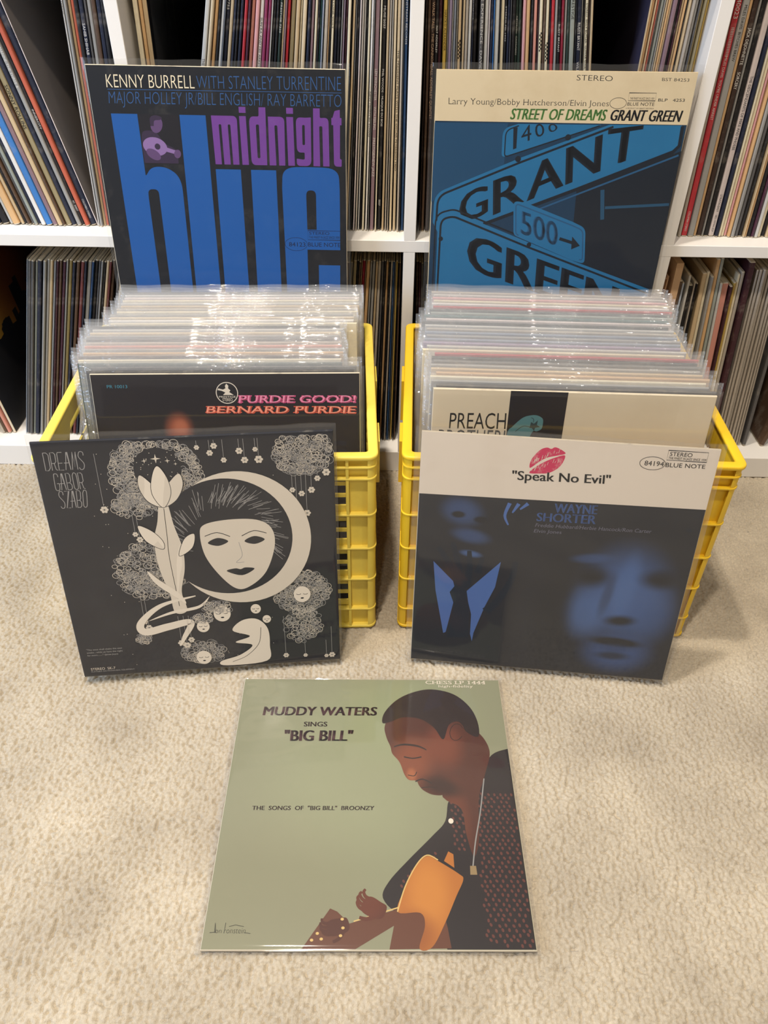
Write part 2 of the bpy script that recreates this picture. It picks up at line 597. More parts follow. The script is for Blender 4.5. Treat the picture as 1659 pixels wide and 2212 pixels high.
CELLS = {
 'A': '-59.79,0.6,-12.2,br -59.11,0.64,-12.2,wh -58.44,0.55,-12.2,dg -57.78,0.64,-12.2,tan -57.1,0.59,-12.2,nv -56.24,0.97,-12.2,bk -55.46,0.48,-12.2,lg -54.69,0.91,-12.2,otan -53.9,0.53,-12.2,tan -53.38,0.4,-12.2,bk -52.93,0.46,-12.2,br -52.46,0.38,-12.2,dg -51.99,0.46,-12.2,gg -51.48,0.46,-12.2,nv -50.88,0.63,-12.2,wh -50.07,0.87,-12.2,bl -49.25,0.65,-12.2,mv -48.55,0.63,-12.2,tan -47.99,0.38,-12.2,br -47.38,0.73,-12.2,ol -46.63,0.65,-12.2,nv -45.97,0.55,-12.2,g -45.39,0.49,-12.2,bk -44.8,0.57,-12.2,orr -44.05,0.81,-12.2,nv -43.42,0.15,-12.2,pw -43.24,0.21,3,wh -42.85,0.33,3,g -42.47,0.37,3,tan -42.07,0.37,3,orr -41.56,0.57,3,bk -40.98,0.52,3,nv -40.53,0.32,3,dg -40.09,0.48,3,g -39.53,0.56,3,br -38.95,0.52,3,nv -38.44,0.43,3,bk',
 'B': '-33.9,0.62,1.4,cr -33.3,0.44,1.4,otan -32.75,0.6,1.4,tan -30.38,0.55,12.3,lg -29.63,0.46,12,ltan -29.02,0.41,11.7,otan -28.49,0.33,11.5,bk -28.04,0.31,11.3,lg -27.72,0.13,11.2,gb -27.33,0.42,11,nv -26.73,0.44,10.7,ltan -26.21,0.29,10.5,nv -25.74,0.35,10.3,bk -25.24,0.35,10.1,nv -24.65,0.44,9.9,rd -24.14,0.27,9.7,pl -23.61,0.44,9.4,sal -22.96,0.47,9.2,pk -22.32,0.46,8.9,wh -21.71,0.42,8.6,mag -21.15,0.38,8.4,mag -20.76,0.16,8.2,lg -20.42,0.32,8.1,bk -19.97,0.31,7.9,bk -19.48,0.37,7.7,dgn -19.07,0.2,7.5,ltan -18.75,0.25,7.4,mv -18.34,0.31,7.2,rd -17.74,0.55,7,ol -17.03,0.47,6.7,tan -16.5,0.25,6.4,cr -15.99,0.47,6.2,ltan -15.34,0.41,6,nv -14.81,0.31,5.7,mv -14.3,0.36,5.5,cr -13.9,0.2,5.3,bk -13.63,0.19,5.2,teal -13.33,0.22,5.1,gb -12.86,0.45,4.9,wh -12.44,0.15,4.7,otan -12.18,0.2,4.6,bk -11.83,0.28,4.4,cr -11.35,0.38,4.2,nv -10.88,0.29,4,bk -10.51,0.2,3.9,g -10.2,0.2,3.7,pu -9.86,0.26,3.6,pl -9.43,0.35,3.4,cr -9.07,0.13,3.3,bk -8.76,0.27,3.1,tan -8.44,0.14,3,g -8.17,0.24,2.9,bk -7.79,0.25,2.7,pw -7.46,0.21,2.6,wg -7.13,0.23,2.4,lg -6.86,0.14,2.3,bk -6.52,0.33,2.2,cr -6.09,0.25,2,wh -5.78,0.15,1.8,g -5.31,0.51,1.6,mv -4.77,0.26,1.4,cr -4.31,0.41,1.2,bk -3.77,0.35,1,tan -3.38,0.2,0.8,wg -3.08,0.21,0.7,wg -2.7,0.32,0.5,ltan -2.18,0.42,0.3,ltan -1.69,0.28,0.1,wg -1.42,0.13,-0,dg -1.07,0.35,-0.2,dbl',
 'C': '1.41,0.23,-0.5,dbr 1.8,0.38,-0.6,br 2.36,0.51,-0.8,dbr 2.91,0.35,-1,bk 3.4,0.4,-1.2,mar 4.06,0.44,-1.4,ye 4.44,0.17,-1.5,g 4.76,0.35,-1.6,pu 5.1,0.18,-1.7,lg 5.38,0.26,-1.8,gb 5.7,0.21,-1.9,g 6.05,0.34,-2,tan 6.35,0.14,-2.1,bk 6.62,0.27,-2.2,ltan 7.01,0.36,-2.3,wg 7.44,0.33,-2.4,lg 7.8,0.2,-2.5,nv 8.21,0.4,-2.7,bk 9.06,0.51,-2.9,dg 9.72,0.41,-3.1,lg 10.14,0.21,-3.3,pw 10.48,0.29,-3.4,nv 10.78,0.19,-3.5,bl 11.22,0.51,-3.6,lg 11.61,0.12,-3.7,bk 11.93,0.4,-3.8,cr 12.39,0.27,-4,bk 12.78,0.28,-4.1,nv 13.05,0.14,-4.2,dg 13.44,0.41,-4.3,bk 13.93,0.32,-4.5,dgn 14.33,0.34,-4.6,dgn 14.95,0.42,-4.8,pk 15.49,0.43,-5,otan 15.99,0.34,-5.1,bk 16.45,0.35,-5.3,sal 16.84,0.17,-5.4,pl 17.19,0.37,-5.5,cr 17.63,0.31,-5.6,br 18.07,0.33,-5.8,cr 18.44,0.2,-5.9,nv 18.8,0.38,-6,rd 19.25,0.34,-6.1,g 19.71,0.34,-6.3,bk 20.15,0.36,-6.4,cri 20.55,0.24,-6.5,g 20.96,0.35,-6.7,dgn 21.54,0.57,-6.9,gg 22,0.17,-7,bk 22.44,0.51,-7.1,nv 22.89,0.15,-7.3,lg 23.15,0.16,-7.4,bk 23.52,0.4,-7.5,cr 23.88,0.14,-7.6,dbr 24.18,0.33,-7.7,tan 27.49,0.26,-0.1,tan 27.77,0.3,-0.1,otan 28.07,0.17,-0.1,tan 28.24,0.13,-0.1,orr 28.45,0.24,-0.1,dg 28.77,0.36,-0.1,gg 29.06,0.17,-0.1,g 29.29,0.24,-0.1,tan 29.56,0.24,-0.1,otan 29.83,0.25,-0.1,ltan 30.23,0.5,-0.1,mv 30.63,0.22,-0.1,bk 30.88,0.22,-0.1,mar 31.15,0.26,-0.1,tan 31.45,0.28,-0.1,otan 31.7,0.17,-0.1,bk 32.03,0.43,-0.1,ltan 32.46,0.37,-0.1,wg 32.84,0.33,-0.1,g 33.16,0.2,-0.1,dg 33.4,0.24,-0.1,ol 33.74,0.3,-0.1,ol 34.08,0.34,-0.1,mu',
 'D': '37.08,0.41,-1.3,tan 37.52,0.41,-1.3,wg 38.19,0.81,-1.3,rd 39.07,0.77,-1.3,g 39.72,0.41,-1.3,otan 40.29,0.63,-1.3,dbr 40.78,0.28,-1.3,g 41.27,0.59,-1.3,bk 42.01,0.79,-1.3,pw 42.67,0.45,-1.3,nv 43.13,0.38,-1.3,cr 43.55,0.36,-1.3,cr 43.95,0.36,-1.3,pk 44.36,0.4,-1.3,otan 44.87,0.53,-1.3,g 45.4,0.43,-1.3,dg 45.98,0.63,-1.3,bk 46.43,0.21,-1.3,tan 46.72,0.3,-1.3,otan 47.14,0.45,-1.3,bk 47.63,0.46,-1.3,pl 48.13,0.45,-1.3,lg 48.61,0.45,-1.3,cr 49.16,0.49,-1.3,bk 49.72,0.53,-1.3,tan 50.26,0.45,-1.3,rd',
 'E': '-63.24,0.14,15.8,bw -62.86,0.5,15.8,dg -62.32,0.48,15.8,dg -61.84,0.37,15.8,gg -61.3,0.58,15.8,nv -60.62,0.46,15.8,g -60.11,0.42,15.8,g -59.63,0.42,15.8,tan -59.23,0.26,15.8,bw -58.75,0.38,15.8,mar -58.31,0.38,15.8,br -57.83,0.43,15.8,pl -57.41,0.29,15.8,g -56.94,0.49,15.8,dy -56.42,0.44,15.8,nv -55.86,0.52,15.8,br -55.18,0.51,15.8,dr -54.71,0.32,15.8,nv -54.2,0.58,15.8,g -53.69,0.32,15.8,dbl -53.23,0.49,15.8,bk -52.76,0.31,15.8,dg -52.4,0.32,15.8,g -52,0.33,15.8,bk -51.54,0.43,15.8,tan -51.13,0.3,15.8,dr -50.74,0.4,15.8,br -49.98,0.4,15.8,dg -49.52,0.4,15.8,tan -49.06,0.4,15.8,nv -48.6,0.4,15.8,wg -48.14,0.4,15.8,bk -47.68,0.4,15.8,dr -47.22,0.4,15.8,g -46.76,0.4,15.8,br',
 'F': '-12.02,0.41,3.6,dg -11.54,0.45,3.6,tan -11.03,0.5,3.6,bk -10.51,0.45,3.6,br -10.01,0.45,3.6,g -9.5,0.46,3.6,ol -9.1,0.25,3.6,bk -8.79,0.31,3.6,br -8.52,0.17,3.6,tan -8.21,0.39,3.6,cri -7.83,0.14,3.4,tan -7.38,0.48,3.2,otan -6.82,0.3,2.9,g -6.33,0.38,2.7,g -5.8,0.38,2.5,tan -5.24,0.41,2.2,wg -4.7,0.36,2,dg -4.26,0.27,1.8,bk -3.81,0.38,1.6,otan -3.4,0.2,1.4,bk -3.04,0.32,1.3,wg -2.64,0.24,1.1,dbl -2.35,0.14,1,g -2.03,0.28,0.8,mu -1.70,0.16,0.6,bk -1.42,0.24,0.5,br',
 'G': '2.06,0.36,-1.4,dbr 2.43,0.29,-1.4,mar 2.76,0.31,-1.4,dg 3.12,0.31,-1.4,bk 3.53,0.4,-1.4,dg 3.97,0.4,-1.4,br',
 'H': '39.59,0.98,-1.6,bl 40.65,0.53,-2.1,br 41.23,0.3,-2.4,bw 41.91,0.38,-2.6,lg 42.42,0.3,-2.9,bk 42.83,0.27,-3.1,bk 43.19,0.23,-3.2,wg 43.5,0.18,-3.3,bk 43.79,0.18,-3.5,bk 44.64,0.64,-3.8,tan 45.41,0.46,-4.2,cr 46.01,0.4,-4.4,g 46.65,0.54,-4.7,otan 47.32,0.45,-5,gg 47.98,0.41,-5.3,lg 48.67,0.94,-5.2,sal 49.34,0.4,-5,mar 49.74,0.38,-4.8,mu 50.13,0.39,-4.7,cr 50.57,0.48,-4.6,wg 51.31,0.83,-4.5,mar 52.42,0.37,-4.6,wg 52.94,0.46,-4.6,wg 53.5,0.46,-4.7,wg 54.04,0.41,-4.7,wg 54.56,0.41,-4.8,wg 55.08,0.41,-4.8,wg 55.57,0.37,-4.9,wg 56.01,0.32,-4.9,wg 56.43,0.32,-4.9,wg',}
CUBBY = dict(A=('upper left', 39.0), B=('upper middle', 39.0), C=('upper right-hand middle', 39.0), D=('upper far right', 39.0),
             E=('lower left', 3.9), F=('lower middle', 3.9), G=('lower right-hand middle', 3.9), H=('lower far right', 3.9))
# printed spines: cubby, index, words, top and bottom height (cm), ink
SPINES = [
 ('A', 22, 'INNERCITY', 54.0, 51.6, 'w'), ('A', 22, 'IC 2007', 42.4, 41.0, 'w'), ('A', 21, 'Y MANNE-THE THREE &', 61.5, 56.5, 'w'),
 ('A', 24, 'COLUMBIA STEREO', 42.6, 40.0, 'w'), ('A', 25, 'UNITED', 63.2, 61.6, 'k'), ('A', 19, 'SONNY ROLLINS', 56.8, 51.6, 'k'),
 ('A', 26, 'STEREO', 65.8, 64.2, 'k'), ('A', 31, 'SAHIB SHIHAB', 63.3, 60.0, 'w'),
 ('B', 3, 'THE', 60.2, 59.4, 'k'), ('B', 9, '7755', 66.4, 65.3, 'w'), ('B', 18, 'SUN RA AND HIS ARKESTRA', 64.4, 58.2, 'k'),
 ('B', 24, 'PRESTIGE 7335', 65.9, 62.8, 'w'), ('B', 41, 'STONE VOLT', 66.2, 63.2, 'k'),
 ('B', 59, 'LEM WINCHESTER', 58.9, 55.4, 'w'), ('B', 59, 'WITH FEELING', 54.7, 52.0, 'w'), ('B', 59, 'PRESTIGE/NEW JAZZ', 51.0, 46.2, 'w'),
 ('B', 61, 'MUSE 5037', 65.5, 63.2, 'w'), ('B', 61, 'PHIL WOODS - MUSIQUE DU BOIS', 58.9, 52.4, 'w'), ('B', 61, '5037', 43.2, 42.4, 'w'),
 ('B', 69, 'MAINSTREAM RECORDS', 67.0, 61.6, 'w'), ('B', 57, 'NEW HORN IN TOWN', 56.4, 51.2, 'k'),
 ('B', 66, 'THE PRESIDENT PLAYS WITH THE OSCAR PETERSON TRIO', 61.0, 47.0, 'k'),
 ('C', 2, 'WALK TALL - THE CANNONBALL ADDERLEY QUINTET', 66.0, 53.4, 't'), ('C', 3, 'NAT ADDERLEY', 63.6, 60.8, 'w'),
 ('C', 5, 'HAROLD ALEXANDER', 65.2, 61.0, 'k'), ('C', 16, 'INNOCENCE', 67.2, 64.3, 'w'), ('C', 18, 'THE EXPERIENCE - DAVID A', 67.5, 58.2, 'w'),
 ('C', 26, 'STEREO PD 1922', 65.7, 62.1, 'w'), ('C', 30, 'AZYMUTH', 64.8, 63.0, 'w'), ('C', 30, 'CASCADES', 62.7, 60.7, 'w'),
 ('C', 43, 'RUSTY BRYANT', 64.1, 61.2, 'w'), ('C', 47, 'PRESTIGE', 66.9, 64.6, 'k'), ('C', 49, 'RUSTY BRYANT', 64.3, 61.4, 'w'),
 ('C', 49, 'WILD FIRE', 60.2, 58.0, 'w'), ('C', 52, 'STEREO  BILLY BUTLER  GUITAR SOUL', 66.3, 59.4, 'k'),
 ('D', 2, '40023', 66.8, 64.8, 'w'), ('D', 2, "MILES DAVIS  YOU'RE UNDER ARREST", 60.9, 53.8, 'w'), ('D', 2, 'COLUMBIA STEREO', 42.4, 39.7, 'w'),
 ('D', 3, 'MILES DAVIS  BITCHES BREW', 66.2, 60.4, 'k'), ('D', 5, 'JACK DEJOHNETTE', 63.9, 60.0, 'w'), ('D', 5, 'SORCERY', 59.2, 57.3, 'w'),
 ('D', 8, 'THE DESCENDANTS OF MIKE AND PHOEBE', 58.8, 50.2, 'k'), ('D', 8, 'STRATA-EAST', 44.6, 42.3, 'k'), ('D', 8, 'SES-19744-2LP', 41.9, 39.6, 'k'),
]
YS = 3.4
RS = 31.3
SPINE_INK = dict(w=CHALK, k=INK, t=mat('tan printing ink', 'c0a080', 0.5))

def record_matrix(x, z0, lean, y):
    a = math.radians(lean)
    return Matrix.Translation(Vector((x, y, z0)) * CM) @ Matrix.Rotation(a, 4, 'Y')

def shelf_jacket(t, h, d, k, cover=()):
    """card jacket seen spine on: rounded spine, slightly open worn ends"""
    mb = MB()
    r = min(0.12, t * 0.3)
    w = t / 2
    prof = [(-w, r), (-w + r * .35, r * .35), (-w + r, 0), (w - r, 0), (w - r * .35, r * .35), (w, r), (w, d), (-w, d)]
    n = len(prof)
    e = 0.12
    vs = []
    for z, s in ((0, 0.75), (e, 1.0), (h - e, 1.0), (h, 0.75)):
        vs += [(x * s, y + (1 - s) * 0.12, z) for x, y in prof]
    fs, mi = [], []
    for j in range(3):
        for i in range(n):
            i2 = (i + 1) % n
            fs.append((j * n + i, j * n + i2, (j + 1) * n + i2, (j + 1) * n + i))
            mi.append((2 if i in cover else 0) if j == 1 else 1)
    fs += [tuple(reversed(range(n))), tuple(range(3 * n, 4 * n))]
    mi += [1, 1]
    mb.v, mb.f, mb.mi = vs, fs, mi
    return mb

def spine_text(parent, words, z_top, z_bot, ink, t, z0):
    g, fs = glyphs(words, 0.0, 2)
    hgt = min(t * 0.62, (z_top - z_bot) / max(3, len(words)) * 1.35)
    # reads downwards: text x runs down the spine, text y points to the right
    v = [((y - 0.5) * hgt, -0.012, (z_top - z0) - (z_top - z_bot) * x) for x, y in g]
    mk('spine_lettering', v, fs, SPINE_INK[ink], parent)

def shelf_sleeve(parent, t, h, d):
    mb = MB()
    w = t / 2 + 0.022
    y0, z1 = -0.25, h + 0.35
    ny = 5
    for sx in (-1, 1):
        vs = []
        for i in range(ny):
            y = y0 + (d - 1 - y0) * (i / (ny - 1)) ** 2
            k = 0.15 if i == 0 else 1.0
            vs += [(sx * w * k, y, -0.02), (sx * w * k, y, h), (sx * w * k * random.uniform(.3, .95), y, z1 + random.uniform(-.2, .15))]
        mb.add(vs, [(3 * i + j, 3 * i + 3 + j, 3 * i + 4 + j, 3 * i + 1 + j) for i in range(ny - 1) for j in (0, 1)])
    mb.build('plastic_sleeve', CLEAR, parent, True)

RECS = {}
COVERS = {('A', 25): (5, 'dark taupe cover', '6a625c'), ('B', 2): (5, 'cover side shaded black', '121114'), ('C', 55): (7, 'slate lilac cover', '3c384a'), ('D', 25): (5, 'brown cover', '5a4434')}  # upper middle side face painted black for the shade inside its gap
def fill_cell(key):
    place, z0 = CUBBY[key]
    items = CELLS[key].split()
    for i, it in enumerate(items):
        x, t, lean, k = it.split(',')
        x, t, lean = float(x), float(t), float(lean)
        h = RS + random.uniform(-0.25, 0.1)
        y = YS + random.uniform(-0.25, 0.25)
        d = RS
        name, cat = 'record', 'record'
        what = '%s record' % PAL[k][0]
        if key == 'H':
            h = HH.get(i, 30.5) + random.uniform(-.1, .1)
            y = YS + random.uniform(-0.4, 0.4)
            if i >= 21:
                what = 'warm grey sleeved record'
        if key == 'G' or (key == 'F'):
            h -= 0.4
        # a leaning record turns on its lower corner
        lift = abs(math.sin(math.radians(lean))) * (t / 2 + .06) + 0.06
        M = record_matrix(x, z0 + lift, lean, y)
        sl = key == 'E' or (key == 'H' and i >= 21) or (key in 'ABCDF' and i % 2 == 0)
        slot = max(.10, t - 0.03)
        t = slot - (0.05 if sl else 0)
        cv = COVERS.get((key, i))          # cover side that shows in a gap; B's is blackened as shade
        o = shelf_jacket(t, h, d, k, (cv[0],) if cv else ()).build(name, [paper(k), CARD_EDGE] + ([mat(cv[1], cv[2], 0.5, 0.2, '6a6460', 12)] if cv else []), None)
        o.matrix_world = M
        RECS[(key, i)] = o
        words = [s for s in SPINES if s[0] == key and s[1] == i]
        extra = ' with lettering' if words else ''
        if key == 'H' and i == 0:
            o.name = 'book'
            tag(o, 'blue book with a kraft paper wrap in the lower far right cubby', 'book')
            MB().box(-t / 2 - .03, t / 2 + .03, -.05, 24, h - 7.5, h + .1).build('paper_wrap', mat('kraft paper', 'd4b08c', 0.8, 0.4, '8a6844', 20, bump=0.3), o)
            continue
        tag(o, '%s%s, %s from left in the %s cubby' % (what, extra, ordinal(i + 1), place), cat, 'records in the %s cubby' % place)
        for s in words:
            spine_text(o, s[2], s[3], s[4], s[5], t, z0)
        if sl:
            shelf_sleeve(o, t, h, d)
HH = {0: 31.2, 1: 28.6, 2: 28.2, 3: 29.6, 4: 28.0, 5: 28.0, 6: 28.6, 7: 28.2, 8: 28.2, 9: 29.8, 10: 30.0, 11: 29.6, 12: 32.0, 13: 32.2, 14: 28.6, 15: 28.4, 16: 28.2, 17: 28.6, 18: 29.8, 19: 30.2, 20: 31.8}
for _k in 'ABCDEFGH':
    fill_cell(_k)

# checkerboard and hatch marks printed on a few spines
def spine_marks(rec, marks, m):
    mb = MB()
    for x0, x1, za, zb in marks:
        mb.add([(x0, -0.014, za), (x1, -0.014, za), (x1, -0.014, zb), (x0, -0.014, zb)], [(0, 1, 2, 3)])
    mb.build('spine_pattern', m, rec)
def rec_of(key, i):
    return RECS[(key, i)]
for key, i, zt in (('C', 11, 62.2), ('C', 37, 63.2), ('C', 39, 62.2)):
    marks = []
    for r in range(10):
        for c in range(2):
            if (r + c) % 2:
                marks.append((-.13 + c * .13, .0 + c * .13, zt - 39 - .2 * r, zt - 39 - .2 * r - .2))
    spine_marks(rec_of(key, i), marks, INK)
spine_marks(rec_of('D', 2), [(-.17, .17, 24.9 - .17 * r, 24.83 - .17 * r) for r in range(18)], CHALK)

# three kraft paper packets and a kraft-wrapped blue book beside the divider, lower far right
KRAFT = mat('kraft paper', 'd4b08c', 0.8, 0.4, '8a6844', 20, bump=0.3)
BLUEBOOK = mat('blue book cloth', '2f6a94', 0.6, 0.3, '88a8b8', 40)
for i, (x, h) in enumerate(((36.55, 29.9), (37.15, 29.4), (37.75, 29.0))):
    mb = shelf_jacket(0.5, h, 25, 'tan')
    # the mouth of the packet is pinched and puckered
    mb.v = [(vx * (0.6 + 0.4 * math.sin(j * 1.7)), vy + 0.3 * math.sin(j * 2.3), vz + 0.25 * math.sin(j * 3.1)) if vz > h - .2 else (vx, vy, vz) for j, (vx, vy, vz) in enumerate(mb.v)]
    o = mb.build('paper_packet', [KRAFT, KRAFT])
    o.matrix_world = record_matrix(x, 3.95, -0.4, 3.3 + .2 * i)
    tag(o, 'thin kraft paper packet, %s from the white divider in the lower far right cubby' % ordinal(i + 1), 'packet', 'kraft packets in the lower far right cubby')

# an amber cover with a black skyline leans at the left end of the lower left cubby
def cover_matrix(T, yaw, lean, roll, size):
    """frame of a square cover: x right, z up, -y out of the printed face; origin at the lower left corner"""
    y, l, r = (math.radians(a) for a in (yaw, lean, roll))
    ex = Vector((math.cos(y), math.sin(y), 0))
    n = Vector((-math.sin(y), math.cos(y), 0))
    ez = Vector((0, 0, 1)) * math.cos(l) + n * math.sin(l)
    X = math.cos(r) * ex + math.sin(r) * ez
    Z = -math.sin(r) * ex + math.cos(r) * ez
    Y = Z.cross(X)
    O = Vector(T) - Z * size
    M = Matrix((X, Y, Z)).transposed().to_4x4()
    M.translation = O * CM
    return M

def jacket_box(size, t, face_m, edge_m, parent, name='jacket'):
    mb = MB()
    e = 0.07
    x0, x1, z0, z1 = 0, size, 0, size
    ring = lambda ins, y: [(x0 + ins, y, z0 + ins), (x1 - ins, y, z0 + ins), (x1 - ins, y, z1 - ins), (x0 + ins, y, z1 - ins)]
    vs = ring(e, 0) + ring(0, e) + ring(0, t - e) + ring(e, t)
    fs = [(0, 1, 2, 3)]
    mi = [0]
    for j in range(3):
        for i in range(4):
            k = (i + 1) % 4
            fs.append((j * 4 + i, (j + 1) * 4 + i, (j + 1) * 4 + k, j * 4 + k))
            mi.append(1 if j else 1)
    fs.append((15, 14, 13, 12))
    mi.append(1)
    mb.v, mb.f, mb.mi = vs, fs, mi
    return mb.build(name, [face_m, edge_m], parent)

def sleeve_mesh(parent, W, H, t, mt, over=(0.55, 0.45, 0.25, 0.7), wav=0.05, flop=0.0, seed=1, nx=26, opened=0.0):
    """polythene outer sleeve: front and back sheet meeting at the seams, open flap above the jacket.
    over = overhang left, right, bottom, top"""
    rs = random.Random(seed)
    l, r, b, tp = over
    xs = [-l, -l * .5, 0.02, 0.5] + [W * i / nx for i in range(1, nx)] + [W - .5, W - .02, W + r * .5, W + r]
    zs = [-b, 0.02, 0.6, 1.6, H * .25, H * .5, H * .75, H * .93, H - .6, H - .02, H + tp * .35, H + tp * .7, H + tp]
    ph = [rs.uniform(0, 6.28) for _ in range(8)]
    def wave(x, z):
        a = max(0.0, (z - H * .9) / (H * .1 + tp))
        s = sum(math.sin(x * f + ph[k]) / (1 + .35 * k) for k, f in enumerate((.35, .62, 1.1, 1.7, 2.6)))
        s2 = sum(math.sin(x * f + z * 2 + ph[k + 4]) for k, f in enumerate((.5, 1.3, 2.1)))
        return wav * (a * s + .25 * s2)
    mb = MB()
    for side in (-1, 1):
        vs = []
        for z in zs:
            for x in xs:
                seam = 1.0
                if x < 0: seam = max(0.12, 1 + x / l)
                elif x > W: seam = max(0.12, 1 - (x - W) / r)
                if z < 0: seam *= 0.25
                half = (t / 2 + (0.11 if side < 0 else 0.06)) * seam
                up = max(0.0, (z - H) / tp)
                half = half * (1 - .55 * up) + opened * up * (1 if side < 0 else .3)
                y = t / 2 + side * half + wave(x, z) * (0.35 if z <= H else 1) * (.15 if seam < .5 else 1) * (1 if side < 0 else .8)
                if 0 <= x <= W and 0 <= z <= H:
                    y = min(y, -0.10) if side < 0 else max(y, t + 0.05)
                y += flop * up * up
                edge = 0.06 * math.sin(x * .9 + ph[2]) * (z == zs[-1])
                vs.append((x, y, z + edge))
        n = len(xs)
        fs = [(j * n + i, j * n + i + 1, (j + 1) * n + i + 1, (j + 1) * n + i) for j in range(len(zs) - 1) for i in range(n - 1)]
        mb.add(vs, fs)
    # seams
    n = len(xs)
    o2 = len(zs) * n
    for i in (0, n - 1):
        mb.f += [(j * n + i, (j + 1) * n + i, o2 + (j + 1) * n + i, o2 + j * n + i) for j in range(len(zs) - 1)]
        mb.mi += [0] * (len(zs) - 1)
    mb.f += [(i, i + 1, o2 + i + 1, o2 + i) for i in range(n - 1)]
    mb.mi += [0] * (n - 1)
    return mb.build('plastic_sleeve', mt, parent, True)

def skyline_cover():
    face = blob_mat('amber sunset print', '3a1c12', [('b8862c', 4, 12, 20, 13, 0, 1.1), ('6a3418', 16, 20, 14, 14, 0, .8)])
    # the cover faces right: its x runs to the back of the cubby, it leans to the left
    a = math.radians(-8.0)
    X = Vector((0, 1, 0))
    Z = Vector((math.sin(a), 0, math.cos(a)))
    Y = Z.cross(X)
    M = Matrix((X, Y, Z)).transposed().to_4x4()
    M.translation = Vector((-65.0, 3.6, 4.05)) * CM
    rec = empty('record', M)
    tag(rec, 'amber and brown cover with a black skyline leaning in the lower left cubby', 'record')
    j = jacket_box(31.3, 0.4, face, CARD_EDGE, rec)
    A = Art(31.3)
    A.text('lettering', INK, 'rkway', ((3.0, 1.6), (12.5, 1.2), (12.5, 3.4), (3.0, 3.8)), 0.03)
    pts = [(0.1, 31.2), (0.1, 18.6)]
    u = 0.3
    rs = random.Random(5)
    while u < 31:
        hgt = 18.5 - rs.uniform(0, 2.2) - (5.5 if 17 < u < 20 else 2.5 if 20 < u < 27 else 0)
        w = rs.uniform(.5, 1.6)
        pts += [(u, hgt), (min(31.2, u + w), hgt + rs.uniform(-.3, .4))]
        u += w
    pts += [(31.2, 31.2)]
    A.poly('picture', INK, pts)
    A.build(j)
    for i, (x, k, l) in enumerate(((-66.0, 'sal', -8.4), (-66.5, 'br', -8.4), (-67.0, 'wg', -8.4))):
        o = shelf_jacket(0.45, 22.0 if i < 2 else 23.0, 24, k).build('booklet', [paper(k), CARD_EDGE])
        # shorter booklets stand against the side of the next cube
        o.matrix_world = record_matrix(x, 4.06, l, 3.4)
        tag(o, '%s booklet leaning left beside the amber skyline cover, lower left cubby' % PAL[k][0], 'booklet', 'booklets in the lower left cubby')
skyline_cover()

# a loose dark grey record and a brown card folder lean at the right end of the lower right cubby
for x, lean, t, h, k, txt in ((57.25, -4.2, 0.5, 31.0, 'dg', 'dark grey record leaning at the right end, lower far right cubby'),
                              (60.2, 11.0, 0.7, 29.0, 'br', 'brown card folder tilted right at the frame edge, lower far right cubby')):
    o = shelf_jacket(t, h, 30, k).build('record' if k == 'dg' else 'card_folder', [paper(k), CARD_EDGE])
    o.matrix_world = record_matrix(x, 4.1, lean, 3.4)
    tag(o, txt, 'record' if k == 'dg' else 'folder')

